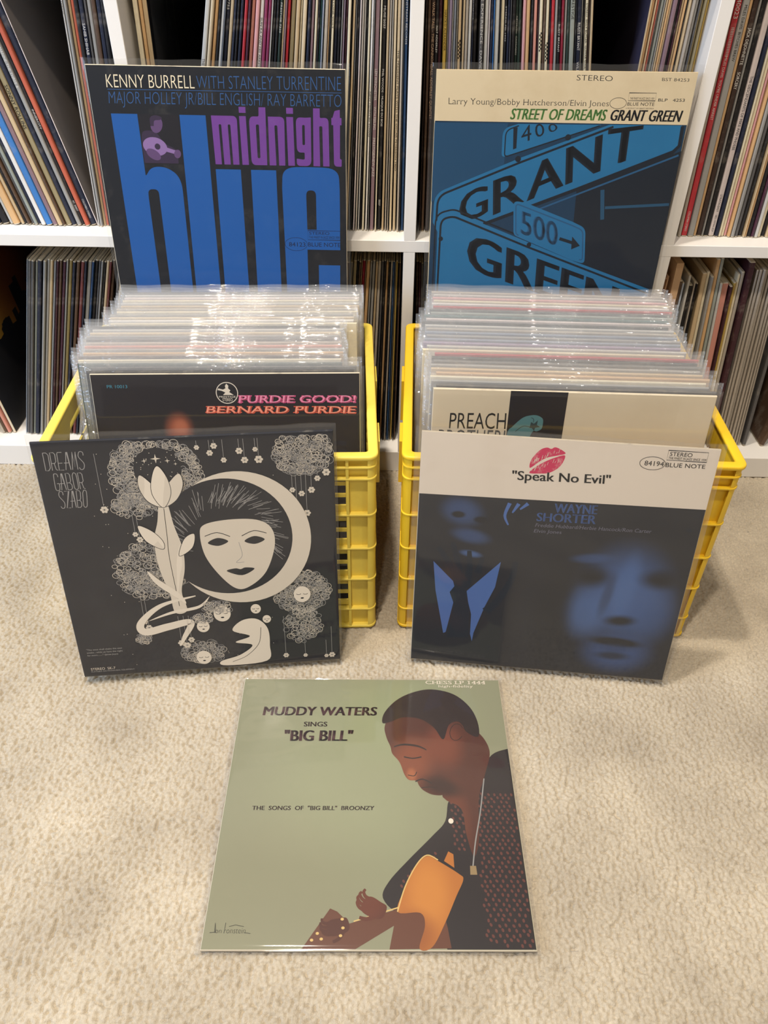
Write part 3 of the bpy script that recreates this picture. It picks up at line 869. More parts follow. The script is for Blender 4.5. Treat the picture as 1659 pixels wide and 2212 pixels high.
# ------------------------------------------------------------------ the two yellow crates
CW, CD, CH = 38.1, 32.8, 27.9
def yellow(key, hx):
    m = mat(key, hx, 0.42, 0.30, 'b08a28', 9, 0.45, 0.05, 120)
    return m
def crate(M, m, label):
    root = empty('crate', M)
    tag(root, label, 'crate')
    zs = [26.3, 24.7, 19.4, 14.1, 8.9, 3.5]
    MB().rounded_ring(CW, CD, 0.0, 1.15, 1.1, 27.35, 27.9, n=6, bev=0.16).build('rim', m, root, True)
    # floor: a grid of slats
    mb = MB()
    mb.box(1, CW - 1, 1, CD - 1, 1.75, 2.05)
    for i in range(9):
        x = 1.2 + i * (CW - 2.8) / 8
        mb.box(x, x + .4, 1, CD - 1, 0.45, 1.75)
    mb.build('base', m, root)
    MB().rounded_ring(CW, CD, 0.12, 1.0, 1.0, 0.0, 0.42, n=6, bev=0.1).build('base_rim', m, root, True)
    # horizontal ribs run round all four sides
    for z in zs:
        MB().rounded_ring(CW, CD, 0.12, 0.86, 1.0, z - .13, z + .13, n=6, bev=0.06).build('rib', m, root, True)
    # corner posts: quarter rounds
    def wall(L, along_x, at_lo, handle):
        """wall skin between the corners, local u along the wall, thickness 0.22 set 0.78 inside the ribs"""
        mb = MB()
        d0, d1 = (0.78, 1.0) if at_lo else ((CD if along_x else CW) - 1.0, (CD if along_x else CW) - 0.78)
        def b(u0, u1, z0, z1, t0=d0, t1=d1):
            if along_x:
                mb.box(u0, u1, t0, t1, z0, z1)
            else:
                mb.box(t0, t1, u0, u1, z0, z1)
        p = 3.5
        b(.5, p, 0.3, 27.4)
        b(L - p, L - .5, 0.3, 27.4)
        slot_sets = []
        tops = [24.7, 19.4, 14.1, 8.9]
        bots = [19.4, 14.1, 8.9, 3.5]
        # solid bands
        b(p, L - p, 0.3, bots[-1] + .35)
        if not handle:
            b(p, L - p, tops[0] - .1, 27.4)
        else:
            h0, h1, hz0, hz1 = L / 2 - 7, L / 2 + 7, 22.0, 25.6
            b(p, L - p, hz1, 27.4)
            b(p, h0, tops[0] - .1, hz1)
            b(h1, L - p, tops[0] - .1, hz1)
            # bevelled ends of the hand hole
            for s, u in ((1, h0), (-1, h1)):
                for za, zb in ((hz1, hz1 - 1.6), (hz0, hz0 + 1.6)):
                    q = [(u, za), (u + s * 1.6, za), (u, zb)]
                    vs = [((uu, t, z) if along_x else (t, uu, z)) for t in (d0, d1) for uu, z in q]
                    mb.add(vs, [(0, 1, 2), (5, 4, 3), (0, 3, 4, 1), (1, 4, 5, 2), (2, 5, 3, 0)])
        nb = max(3, round((L - 2 * p) / 2.6))
        step = (L - 2 * p) / nb
        for bi, (za, zb) in enumerate(zip(tops, bots)):
            hh = za - zb
            cuts = [(za - .14 - .12, za - .14 - .12 - .62), (za - 1.3, za - 2.5), (za - 3.0, za - 4.2)]
            edges = [za] + [c for pr in cuts for c in pr] + [zb + .0]
            solid = [(edges[i], edges[i + 1]) for i in range(0, len(edges), 2)]
            for a, c in solid:
                if handle and bi == 0:
                    for ua, ub in ((p, h0), (h1, L - p)):
                        b(ua, ub, c, a)
                    if a < hz0:
                        b(h0, h1, c, a)
                else:
                    b(p, L - p, c, a)
            for k in range(nb + 1):
                u = p + k * step
                if handle and bi == 0 and h0 < u < h1:
                    b(u - .22, u + .22, zb, hz0)
                    continue
                b(u - .22, u + .22, zb, za)
        if handle:
            b(h0 - .1, h1 + .1, hz0 - .45, hz0)
        # vertical ribs at the ends of the slotted field, and every third bar
        lo, hi = (0.16, 0.8) if at_lo else (d1 - .02, d1 + .62)
        for u in (p, L - p):
            b(u - .17, u + .17, 0.3, 27.4, lo, hi)
        for k in range(3, nb, 3):
            u = p + k * step
            b(u - .14, u + .14, 0.3, 20.5 if handle else 27.4, lo, hi)
        return mb
    wall(CW, True, True, False).build('front_wall', m, root)
    wall(CW, True, False, False).build('back_wall', m, root)
    wall(CD, False, True, True).build('side_wall', m, root)
    wall(CD, False, False, True).build('side_wall', m, root)
    for sx in (0, 1):
        for sy in (0, 1):
            mb = MB()
            cx, cy = (1.2 if sx == 0 else CW - 1.2), (1.2 if sy == 0 else CD - 1.2)
            vs, n = [], 8
            a0 = {(0, 0): 180, (1, 0): 270, (1, 1): 0, (0, 1): 90}[(sx, sy)]
            for z in (0.2, 27.4):
                for rad in (0.98, 0.7):
                    for k in range(n + 1):
                        a = math.radians(a0 + 90 * k / n)
                        vs.append((cx + rad * math.cos(a), cy + rad * math.sin(a), z))
            N = n + 1
            fs = []
            for k in range(n):
                fs += [(k, k + 1, 2 * N + k + 1, 2 * N + k), (N + k + 1, N + k, 3 * N + k, 3 * N + k + 1)]
            mb.add(vs, fs)
            mb.build('corner_post', m, root, True)
    # locking lugs on the two long sides
    for sx in (0, 1):
        for y0, y1, z0, z1 in ((5.5, 9.5, 20.2, 26.2), (CD - 13.5, CD - 9.5, 20.2, 26.2)):
            x0, x1 = (-.32, .7) if sx == 0 else (CW - .7, CW + .32)
            mb = MB()
            mb.box(x0, x1, y0, y1, z0, z1)
            mb.build('lug', m, root)
    return root
def crate_matrix(x, y, yaw):
    return Matrix.Translation(Vector((x, y, 0.22)) * CM) @ Matrix.Rotation(math.radians(yaw), 4, 'Z')
ML = crate_matrix(-41.58, -36.98, 2.60)
MR = crate_matrix(-0.98, -35.13, -1.33)
crate(ML, yellow('lemon yellow plastic', 'f0d65c'), 'pale lemon yellow plastic crate of records on the left')
crate(MR, yellow('golden yellow plastic', 'eec42a'), 'deeper golden yellow plastic crate of records on the right')

# ------------------------------------------------------------------ records standing in the crates
CP = dict(PAL)
SP = {}
def crate_record(MC, x, yb, yt, k, sleeve_kind, seed, size=31.2, t=0.42):
    """bottom edge at yb, top edge at yt (crate coordinates)"""
    lean = math.degrees(math.asin(max(-.9, min(.9, (yt - yb) / size))))
    l = math.radians(lean)
    Z = Vector((0, math.sin(l), math.cos(l)))
    X = Vector((1, 0, 0))
    Y = Z.cross(X)
    L = Matrix((X, Y, Z)).transposed().to_4x4()
    L.translation = Vector((x, yb, 2.45)) * CM
    M = MC @ L
    if k not in SP:
        SP[k] = None
        rec = empty('sleeved_record', M)
        j = jacket_box(size, t, paper(k), paper(k), rec)
        SP[k] = j
    else:
        rec = empty('sleeved_record', M)
        j = SP[k].copy()
        COL.objects.link(j)
        j.parent = rec
    if sleeve_kind not in SP:
        rs = random.Random(seed)
        s = sleeve_mesh(rec, size, size, t, MILKY, (0.75, 0.6, 0.2, 1.0), 0.022, flop=0.08, seed=seed, nx=40, opened=0.03)
        SP[sleeve_kind] = s
    else:
        s = SP[sleeve_kind].copy()
        COL.objects.link(s)
        s.parent = rec
    return rec

def fill_crate(MC, colors, x0, yb0, yt0, yb1, yt1, side, xj):
    rs = random.Random(21 if side == 'left' else 22)
    n = len(colors)
    for i, k in enumerate(colors):            # from the front, behind the facing cover
        f = (i + 1) / n
        yb = yb0 + (yb1 - yb0) * f
        yt = yt0 + (yt1 - yt0) * f
        x = x0 + xj(f) + rs.uniform(-.35, .35)
        x = max(1.95, min(CW - 1.85 - 31.2, x))
        rec = crate_record(MC, x, yb, yt, k, 'sleeve%s%d' % (side, i % 5), i * 3 + len(side))
        tag(rec, '%s sleeved record, %s from the front in the %s crate' % (PAL[k][0], ordinal(i + 2), side), 'record', 'sleeved records in the %s crate' % side)
LEFT = 'bk dg dgn cr mar otan g sal wg dg g ltan lg bk cr wh ltan g cr wg tan lg cr pw lg nv'.split()
RIGHT = 'dg g cr otan tan g dg bk rd cr lg pu gb g gb wg lg bk pw teal gg dg rd wh cr pk lg wg'.split()
fill_crate(ML, LEFT, 4.0, 1.55, 10.7, 26.6, 30.6, 'left', lambda f: -1.2 if .08 < f < .55 else (.5 if f < .8 else 1.3))
fill_crate(MR, RIGHT, 3.2, 1.5, 5.5, 28.2, 30.7, 'right', lambda f: -.9 if .35 < f < .75 else .1)

# ------------------------------------------------------------------ the covers facing out
def ink(name, hx, rough=0.5, **k):
    return mat(name, hx, rough, **k)
DISPLAY = plastic('clear cover sleeve', 0.022, 0.045, 0.25, 4, 5, 0.06)

BACKROW = plastic('clear cover sleeve, taut', 0.014, 0.022, 0.2, 4, 5, 0.06)

def rpoly(pts, n=6):
    """polygon with rounded corners: (u, v, r)"""
    out = []
    N = len(pts)
    for i, (x, y, r) in enumerate(pts):
        if r <= 0:
            out.append((x, y))
            continue
        px, py, _ = pts[i - 1]
        nx, ny, _ = pts[(i + 1) % N]
        d1, d2 = math.hypot(px - x, py - y), math.hypot(nx - x, ny - y)
        r1, r2 = min(r, d1 * .49), min(r, d2 * .49)
        a = (x + (px - x) / d1 * r1, y + (py - y) / d1 * r1)
        b = (x + (nx - x) / d2 * r2, y + (ny - y) / d2 * r2)
        for k in range(n + 1):
            t = k / n
            out.append(((1 - t) ** 2 * a[0] + 2 * t * (1 - t) * x + t * t * b[0], (1 - t) ** 2 * a[1] + 2 * t * (1 - t) * y + t * t * b[1]))
    return out

def box_label(A, part, m, box, w=0.045):
    u0, v0, u1, v1 = box
    A.stroke(part, m, [(u0, v0), (u1, v0), (u1, v1), (u0, v1)], w, True)

def quad(u0, v0, u1, v1):
    return ((u0, v0), (u1, v0), (u1, v1), (u0, v1))

def facing(M, size, t, face, edge, label, name='sleeved_record', group=None, sl=None, seed=1, film=None):
    rec = empty(name, M)
    tag(rec, label, 'record', group)
    j = jacket_box(size, t, face, edge, rec)
    sleeve_mesh(rec, size, size, t, film or DISPLAY, sl or (0.55, 0.45, 0.15, 0.65), 0.02, seed=seed)
    return rec, j

# --- black cover, huge blue lettering, standing on the back rim of the left crate
def cover_midnight():
    black = mat('blue black cover card', '10131a', 0.42, 0.16, '8a8478', 26)
    edge = mat('worn white card edge', 'd2c6ae', 0.8, 0.9, '2a2a2c', 22)
    M = cover_matrix((-39.29, -0.60, 59.74), 0.04, 7.69, -0.19, 31.0)
    rec, j = facing(M, 31.0, 0.36, black, edge, 'black cover with huge blue and purple lettering, standing behind the left crate', seed=3, film=BACKROW)
    A = Art(31.0)
    BL = mat('bright blue ink', '125298', 0.45, 0.06, '6a88b0', 40)
    DB = ink('dull blue ink', '2a5488')
    CR = ink('cream ink', 'e6d8b8')
    PU = mat('purple ink', '6b3a8a', 0.45, 0.08, 'a090b0', 50)
    BK = black
    L = 'lettering'
    A.text(L, CR, 'KENNY BURRELL', ((2.33, 1.02), (12.9, 0.98), (12.85, 2.32), (2.25, 2.38)), -0.012)
    A.text(L, DB, 'WITH STANLEY TURRENTINE', ((13.15, 1.0), (30.44, 0.8), (30.42, 2.24), (13.1, 2.3)), -0.018)
    A.stroke(L, DB, [(2.3, 2.58), (30.47, 2.5)], 0.06)
    A.text(L, DB, 'MAJOR HOLLEY JR/BILL ENGLISH/ RAY BARRETTO', ((2.4, 2.83), (30.47, 2.7), (30.45, 3.99), (2.25, 4.09)), -0.018)
    # big word
    b, T = 30.5, 5.2
    A.poly(L, BL, rpoly([(2.29, T, 0), (5.5, T, 0), (5.53, 12.3, .3), (6.4, 11.13, .9), (8.4, 11.13, 1.6), (10.05, 12.4, 1.6), (9.9, b, 1.2), (2.29, b, .2)]),
           [rpoly([(5.55, 14.9, .2), (5.6, 13.8, .6), (6.95, 13.8, .6), (6.9, 28.8, .6), (5.55, 28.8, .6)])])
    A.poly(L, BL, [(10.65, T), (13.84, T), (13.72, b), (10.35, b)])
    A.poly(L, BL, rpoly([(14.5, 11.27, 0), (17.66, 11.27, 0), (17.6, 28.8, .6), (18.75, 28.8, .6), (18.95, 11.27, 0), (22.12, 11.27, 0), (22.0, b, .3), (14.3, b, 1.5)]))
    A.poly(L, BL, rpoly([(22.78, 13.4, 0), (22.95, 10.9, 2.4), (26.4, 10.8, 2), (30.0, 10.9, 2.4), (30.12, 13.4, 0), (30.1, 20.95, 0), (25.75, 20.95, 0), (25.7, 28.8, .6), (27.15, 28.8, .6), (27.2, 22.95, 0), (30.06, 22.95, 0), (30.0, b, 1.6), (22.8, b, 1.6)]),
           [rpoly([(25.82, 18.4, 0), (25.82, 13.56, .65), (27.08, 13.56, .65), (27.04, 18.4, 0)])])
    # condensed purple word
    t, bs, asc, s = 5.2, 10.7, 4.2, 0.8
    def slots(x0, x1, k):
        g = (x1 - x0 - (k + 1) * s) / k
        out = []
        for i in range(k):
            a = x1 - s - i * (s + g)
            out += [(a, bs, 0), (a, t + .95, .16), (a - g, t + .95, .16), (a - g, bs, 0)]
        return out
    A.poly(L, PU, rpoly([(14.5, t, 0), (15.3, t, .1), (17.65, t, .6), (17.55, bs, 0)] + slots(14.55, 17.58, 2) + [(14.55, bs, 0)]))
    for x0, x1 in ((17.93, 18.75), (23.7, 24.53)):
        A.rect(L, PU, x0, t, x1, bs)
        A.rect(L, PU, x0 + .02, asc, x1 + .02, 4.85)
    A.poly(L, PU, rpoly([(19.12, t, .8), (20.32, t + .02, .2), (20.38, asc, 0), (21.2, asc, 0), (21.05, bs, 0), (20.2, bs, .1), (19.1, bs, .7)]),
           [rpoly([(19.92, 6.1, .17), (20.3, 6.1, .17), (20.25, 9.9, .17), (19.9, 9.9, .17)])])
    A.poly(L, PU, rpoly([(21.45, t, 0), (22.25, t, .1), (23.45, t, .6), (23.32, bs, 0)] + slots(21.4, 23.35, 1) + [(21.36, bs, 0)]))
    A.poly(L, PU, rpoly([(24.85, t, .7), (26.0, t + .05, .1), (26.7, t, 0), (26.6, bs, .7), (24.78, bs, .5), (24.78, 9.85, .1), (25.5, 9.95, .1), (25.8, 9.95, .2), (25.8, 9.15, .1), (24.85, 9.15, .7)]),
           [rpoly([(25.6, 6.05, .16), (25.92, 6.05, .16), (25.88, 8.3, .16), (25.57, 8.3, .16)])])
    A.poly(L, PU, rpoly([(27.0, asc, 0), (27.8, asc, 0), (27.8, t + .05, .15), (28.85, t, .6), (28.88, bs, 0)] + slots(26.9, 28.88, 1) + [(26.86, bs, 0)]))
    A.poly(L, PU, rpoly([(29.35, t, 0), (29.6, 4.45, .1), (30.25, 4.3, .1), (30.25, t, 0), (30.44, t, 0), (30.44, 6.0, 0), (30.25, 6.0, 0), (30.2, 9.8, .1), (30.42, 9.9, .05), (30.4, bs, .1), (29.45, bs, .5), (29.42, 6.0, 0), (29.2, 6.0, 0), (29.2, t, 0)]))
    # label printed over the blue
    INKD = ink('dark blue ink', '0e1c3c')
    box_label(A, L, INKD, (25.87, 18.52, 30.1, 19.68))
    A.text(L, INKD, 'STEREO', quad(26.05, 18.66, 28.7, 19.02), .01)
    A.text(L, INKD, 'THE FINEST IN JAZZ SINCE 1939', quad(26.02, 19.2, 30.0, 19.5))
    A.ring(L, INKD, (24.28, 20.28), 1.47, 0.84, 0.045, 36)
    A.text(L, INKD, '84123', quad(23.32, 20.04, 25.5, 20.58), 0)
    A.text(L, INKD, 'BLUE NOTE', quad(25.86, 20.02, 30.12, 20.54), 0.01)
    # small mauve picture: a generic guitar player
    P = 'picture'
    A.rect(P, ink('near black picture ground', '141118'), 5.6, 5.2, 10.5, 10.8)
    mv, ml, md = ink('mauve picture ink', '5a4068'), ink('light mauve picture ink', '86689a'), ink('dark mauve picture ink', '30223a')
    A.poly(P, md, smooth_path([(5.65, 10.7), (5.7, 7.6), (6.5, 7.0), (7.6, 7.3), (8.4, 8.4), (9.8, 9.2), (9.9, 10.7)], 5))
    A.ell(P, mv, (7.7, 6.35), .72, .95, 22)
    A.poly(P, md, smooth_path([(6.95, 6.5), (7.0, 5.6), (7.7, 5.3), (8.45, 5.55), (8.2, 5.8), (7.5, 5.9), (7.35, 6.5)], 4))
    A.ell(P, ml, (7.2, 8.8), 1.5, 1.05, 10)
    A.ell(P, md, (7.5, 8.8), .35, .35)
    A.poly(P, ml, [(8.2, 8.75), (10.2, 9.35), (10.1, 9.75), (8.1, 9.25)])
    A.ell(P, mv, (6.9, 9.7), .95, .55, 30)
    A.ell(P, mv, (9.9, 9.6), .42, .5, 20)
    A.build(j)
cover_midnight()

# --- cream band over blue street signs, behind the right crate
def cover_street():
    face = mat('dark teal cover card', '0d3450', 0.42, 0.10, '5a7486', 14)
    edge = mat('worn cream card edge', 'd8c49c', 0.8, 0.5, '8a744e', 24)
    M = cover_matrix((2.49, -0.62, 59.79), 0.24, 4.24, 0.19, 31.0)
    rec, j = facing(M, 31.0, 0.36, face, edge, 'cover with a cream band over blue street signs, standing behind the right crate', sl=(0.6, 0.75, 0.15, 0.75), seed=5, film=BACKROW)
    A = Art(31.0)
    CRM = mat('aged cream cover card', 'd9c7a4', 0.5, 0.35, 'b49a6c', 9)
    DK = ink('blue black ink', '0b1826')
    SG = mat('street sign blue ink', '1c6a98', 0.45, 0.25, '2c84b4', 12)
    S2 = ink('shaded sign blue ink', '1f547c')
    GR = ink('leaf green ink', '5c8e46')
    BK = ink('soft black ink', '17171a')
    P, L = 'picture', 'lettering'
    # ground of the photograph: lighter to the upper left, dark to the lower right
    A.poly(P, DK, [(18.6, 13.4), (30.97, 8.6), (30.97, 30.97), (19.5, 30.97)])
    A.poly(P, ink('deep teal ink', '134466'), [(0.03, 5.7), (9, 5.7), (9, 11), (0.03, 15)])
    # upper small sign
    A.poly(P, SG, rpoly([(8.6, 9.6, .5), (8.45, 6.3, .9), (10.3, 5.75, 0), (20.5, 5.75, 0), (17, 7.0, 0)]))
    A.stroke(P, DK, rpoly([(20.3, 5.85, 0), (8.95, 9.55, .5), (8.85, 6.5, .7), (10.4, 5.95, 0)]), .14)
    for ch, q in (('1', ((9.75, 6.25), (10.25, 6.1), (10.35, 8.5), (9.95, 8.65))), ('4', ((10.7, 6.0), (11.9, 5.8), (12.1, 7.5), (10.9, 7.95))), ('0', ((12.3, 5.75), (13.4, 5.72), (13.7, 6.95), (12.6, 7.3))), ('0', ((13.9, 5.73), (15.0, 5.72), (15.25, 6.35), (14.2, 6.75)))):
        A.text(P, DK, ch, q, .02)
    # long sign
    sign = rpoly([(0.35, 17.6, 0), (0.4, 14.0, 1.4), (11.0, 9.6, 0), (21.5, 5.72, 0), (30.35, 5.72, 0), (30.8, 8.4, 1.6), (18.6, 13.25, 0), (7.2, 17.6, 0), (1.4, 19.5, .5)])
    A.poly(P, SG, sign)
    A.stroke(P, DK, rpoly([(0.8, 17.4, 0), (0.85, 14.3, 1.2), (11.0, 10.15, 0), (22.0, 5.95, 0)]), .26)
    A.stroke(P, DK, [(30.45, 5.8), (30.55, 8.0), (29.9, 8.75), (18.4, 13.35), (7.0, 17.75)], .42)
    A.stroke(P, S2, [(30.7, 9.1), (18.2, 14.1), (14, 15.8)], .22)
    for c in ((10.7, 9.75), (16.6, 7.2)):
        A.ell(P, DK, c, .36, .36)
    for ch, q in (('G', ((3.7, 14.1), (7.1, 12.8), (7.35, 16.4), (4.0, 17.75))), ('R', ((7.95, 12.3), (11.4, 11.0), (11.9, 14.9), (8.3, 16.55))), ('A', ((12.3, 10.5), (15.9, 9.0), (16.7, 12.9), (12.5, 14.75))), ('N', ((16.7, 8.4), (20.7, 6.85), (21.1, 11.1), (17.2, 12.7))), ('T', ((21.6, 6.2), (25.5, 5.75), (25.6, 9.2), (21.9, 10.7)))):
        A.text(P, DK, ch, q, .03)
    # blurred frame behind
    A.stroke(P, ink('faint teal ink', '1c4a68'), [(21.9, 13.3), (22.5, 17.0)], .5)
    A.stroke(P, ink('faint teal ink', '1c4a68'), [(22.6, 15.5), (30.8, 15.0)], .35)
    # lower sign
    low = rpoly([(1.0, 17.0, 1.0), (3.0, 16.2, .6), (13.4, 20.1, 0), (19.4, 22.4, 0), (30.5, 26.2, 0), (30.5, 30.9, 0), (1.1, 30.9, 0)])
    A.poly(P, SG, low)
    A.stroke(P, DK, rpoly([(1.35, 30.8, 0), (1.4, 17.2, 1.0), (3.0, 16.8, .6), (13.3, 20.7, 0), (30.4, 26.8, 0)]), .26)
    A.stroke(P, DK, rpoly([(0.7, 30.8, 0), (0.7, 16.5, 1.2), (3.0, 15.9, .6), (13.4, 19.75, 0), (30.4, 25.9, 0)]), .2)
    A.text(P, DK, 'GREEN', ((5.2, 18.95), (26.3, 26.1), (26.4, 30.6), (5.5, 23.7)), .04)
    A.ell(P, DK, (13.3, 20.35), .3, .3)
    A.ell(P, DK, (1.5, 19.7), .3, .3)
    # block number sign
    A.poly(P, SG, rpoly([(11.1, 19.1, .5), (10.65, 14.75, .7), (12.3, 15.0, .2), (18.65, 17.3, .2), (20.5, 18.1, .8), (21.1, 22.85, .7), (19.3, 22.35, 0)]))
    A.stroke(P, S2, rpoly([(11.4, 19.0, .4), (11.0, 15.1, .5), (18.6, 17.75, 0), (20.2, 18.4, .6), (20.75, 22.4, .5)]), .16)
    A.text(P, S2, '500', ((11.8, 16.0), (16.7, 17.5), (17.1, 20.5), (12.1, 18.9)), .03)
    A.stroke(P, DK, [(17.25, 19.5), (19.3, 20.1)], .4)
    A.poly(P, DK, [(18.9, 19.2), (20.1, 20.4), (19.0, 20.9)])
    # band and its printing
    A.poly(L, CRM, [(0.02, 0.02), (30.98, 0.02), (30.98, 5.66), (0.02, 5.5)])
    A.text(L, BK, 'STEREO', ((16.68, 0.40), (20.95, 0.47), (21.0, 1.02), (16.7, 0.97)), -.01)
    A.text(L, BK, 'BST 84253', ((26.83, 0.61), (30.08, 0.65), (30.1, 0.98), (26.87, 0.94)), -.005)
    serif_text(A, L, BK, 'Larry Young/Bobby Hutcherson/Elvin Jones', ((1.6, 2.98), (20.97, 3.1), (21.0, 3.69), (1.62, 3.66)))
    A.ring(L, BK, (22.09, 3.36), 1.0, .59, .05, 36)
    box_label(A, L, BK, (23.24, 2.23, 26.5, 3.06))
    A.text(L, BK, 'THE FINEST IN JAZZ SINCE 1939', quad(23.42, 2.7, 26.33, 2.94))
    A.text(L, BK, 'BLUE NOTE', quad(23.23, 3.25, 26.48, 3.6), .005)
    A.text(L, BK, 'A PRODUCT OF LIBERTY RECORDS', quad(23.1, 3.83, 26.5, 3.95))
    A.text(L, BK, 'BLP   4253', quad(26.85, 2.8, 30.05, 3.12), 0)
    A.text(L, GR, 'STREET OF DREAMS', ((9.35, 4.07), (20.9, 4.07), (20.85, 5.27), (9.3, 5.25)), .035, .012)
    A.text(L, BK, 'GRANT GREEN', ((21.5, 4.08), (30.03, 4.08), (29.98, 5.32), (21.46, 5.25)), .035, .018)
    A.build(j)

def serif_text(A, part, m, body, q, weight=-0.012):
    """thin roman lettering: the plain letters with small feet added"""
    A.text(part, m, body, q, weight)
    g, fs = glyphs(body, weight, 3)
    TL, TR, BR, BL = q
    def at(x, y):
        a = [TL[i] + (TR[i] - TL[i]) * x for i in (0, 1)]
        b = [BL[i] + (BR[i] - BL[i]) * x for i in (0, 1)]
        return (b[0] + (a[0] - b[0]) * y, b[1] + (a[1] - b[1]) * y)
    # feet under every vertical stroke that ends on the base line
    xs = sorted(set(round(x, 4) for x, y in g if abs(y) < 0.01))
    A.hold = True
    i = 0
    used = []
    while i < len(xs) - 1:
        w = xs[i + 1] - xs[i]
        if w * len(body) < 0.25 and (not used or xs[i] - used[-1] > .2 / len(body)):
            c = (xs[i] + xs[i + 1]) / 2
            h = .17 / len(body)
            pts = [at(c - h, 0), at(c + h, 0), at(c + h, .07), at(c - h, .07)]
            A._put(part, m, pts, [(0, 1, 2, 3)])
            used.append(xs[i + 1])
            i += 2
        else:
            i += 1
    A.hold = False
cover_street()

# --- ink drawing on navy, leaning on the front of the left crate
THIN = {  # tall thin capitals: strokes in a unit box
 'D': [[(0, 0), (.0, 1), (.55, 1), (.9, .85), (.9, .12), (.55, 0), (0, 0)]],
 'R': [[(0, 1), (0, 0), (.6, 0), (.85, .1), (.85, .5), (.6, .6), (0, .6)], [(.5, .6), (.7, .95), (1, 1)]],
 'E': [[(.85, 0), (.1, 0), (0, .08), (0, 1), (.9, 1)], [(0, .6), (.75, .6)]],
 'A': [[(0, 1), (.35, 0), (.5, 0), (.9, 1)], [(-.2, .6), (.75, .6)]],
 'M': [[(0, 1), (.2, 0), (.45, .85), (.75, 0), (.95, 1)]],
 'S': [[(.9, .22), (.85, .06), (.6, 0), (.3, 0), (.1, .08), (.05, .3), (.9, .65), (.9, .9), (.65, 1), (.25, 1), (.02, .88)]],
 'G': [[(.9, .2), (.8, .04), (.4, 0), (.1, .1), (.05, .85), (.3, 1), (.7, 1), (.9, .88), (.9, .6), (.5, .6)]],
 'B': [[(0, 1), (0, 0), (.6, 0), (.82, .1), (.82, .45), (.6, .58), (0, .58)], [(.6, .58), (.92, .7), (.92, .9), (.65, 1), (0, 1)]],
 'O': [[(.1, .15), (.35, 0), (.65, 0), (.9, .15), (.9, .85), (.65, 1), (.35, 1), (.1, .85), (.1, .15)]],
 'Z': [[(0, 0), (.9, 0), (.1, 1), (.95, 1)]],
}
def thin_word(A, part, m, word, q, w):
    TL, TR, BR, BL = q
    n = len(word)
    for i, ch in enumerate(word):
        for st in THIN[ch]:
            pts = []
            for x, y in st:
                f = (i + x * .82 + .06) / n
                a = [TL[k] + (TR[k] - TL[k]) * f for k in (0, 1)]
                b = [BL[k] + (BR[k] - BL[k]) * f for k in (0, 1)]
                pts.append((a[0] + (b[0] - a[0]) * y, a[1] + (b[1] - a[1]) * y))
            A.stroke(part, m, smooth_path(pts, 3) if ch in 'SGO' else pts, w)

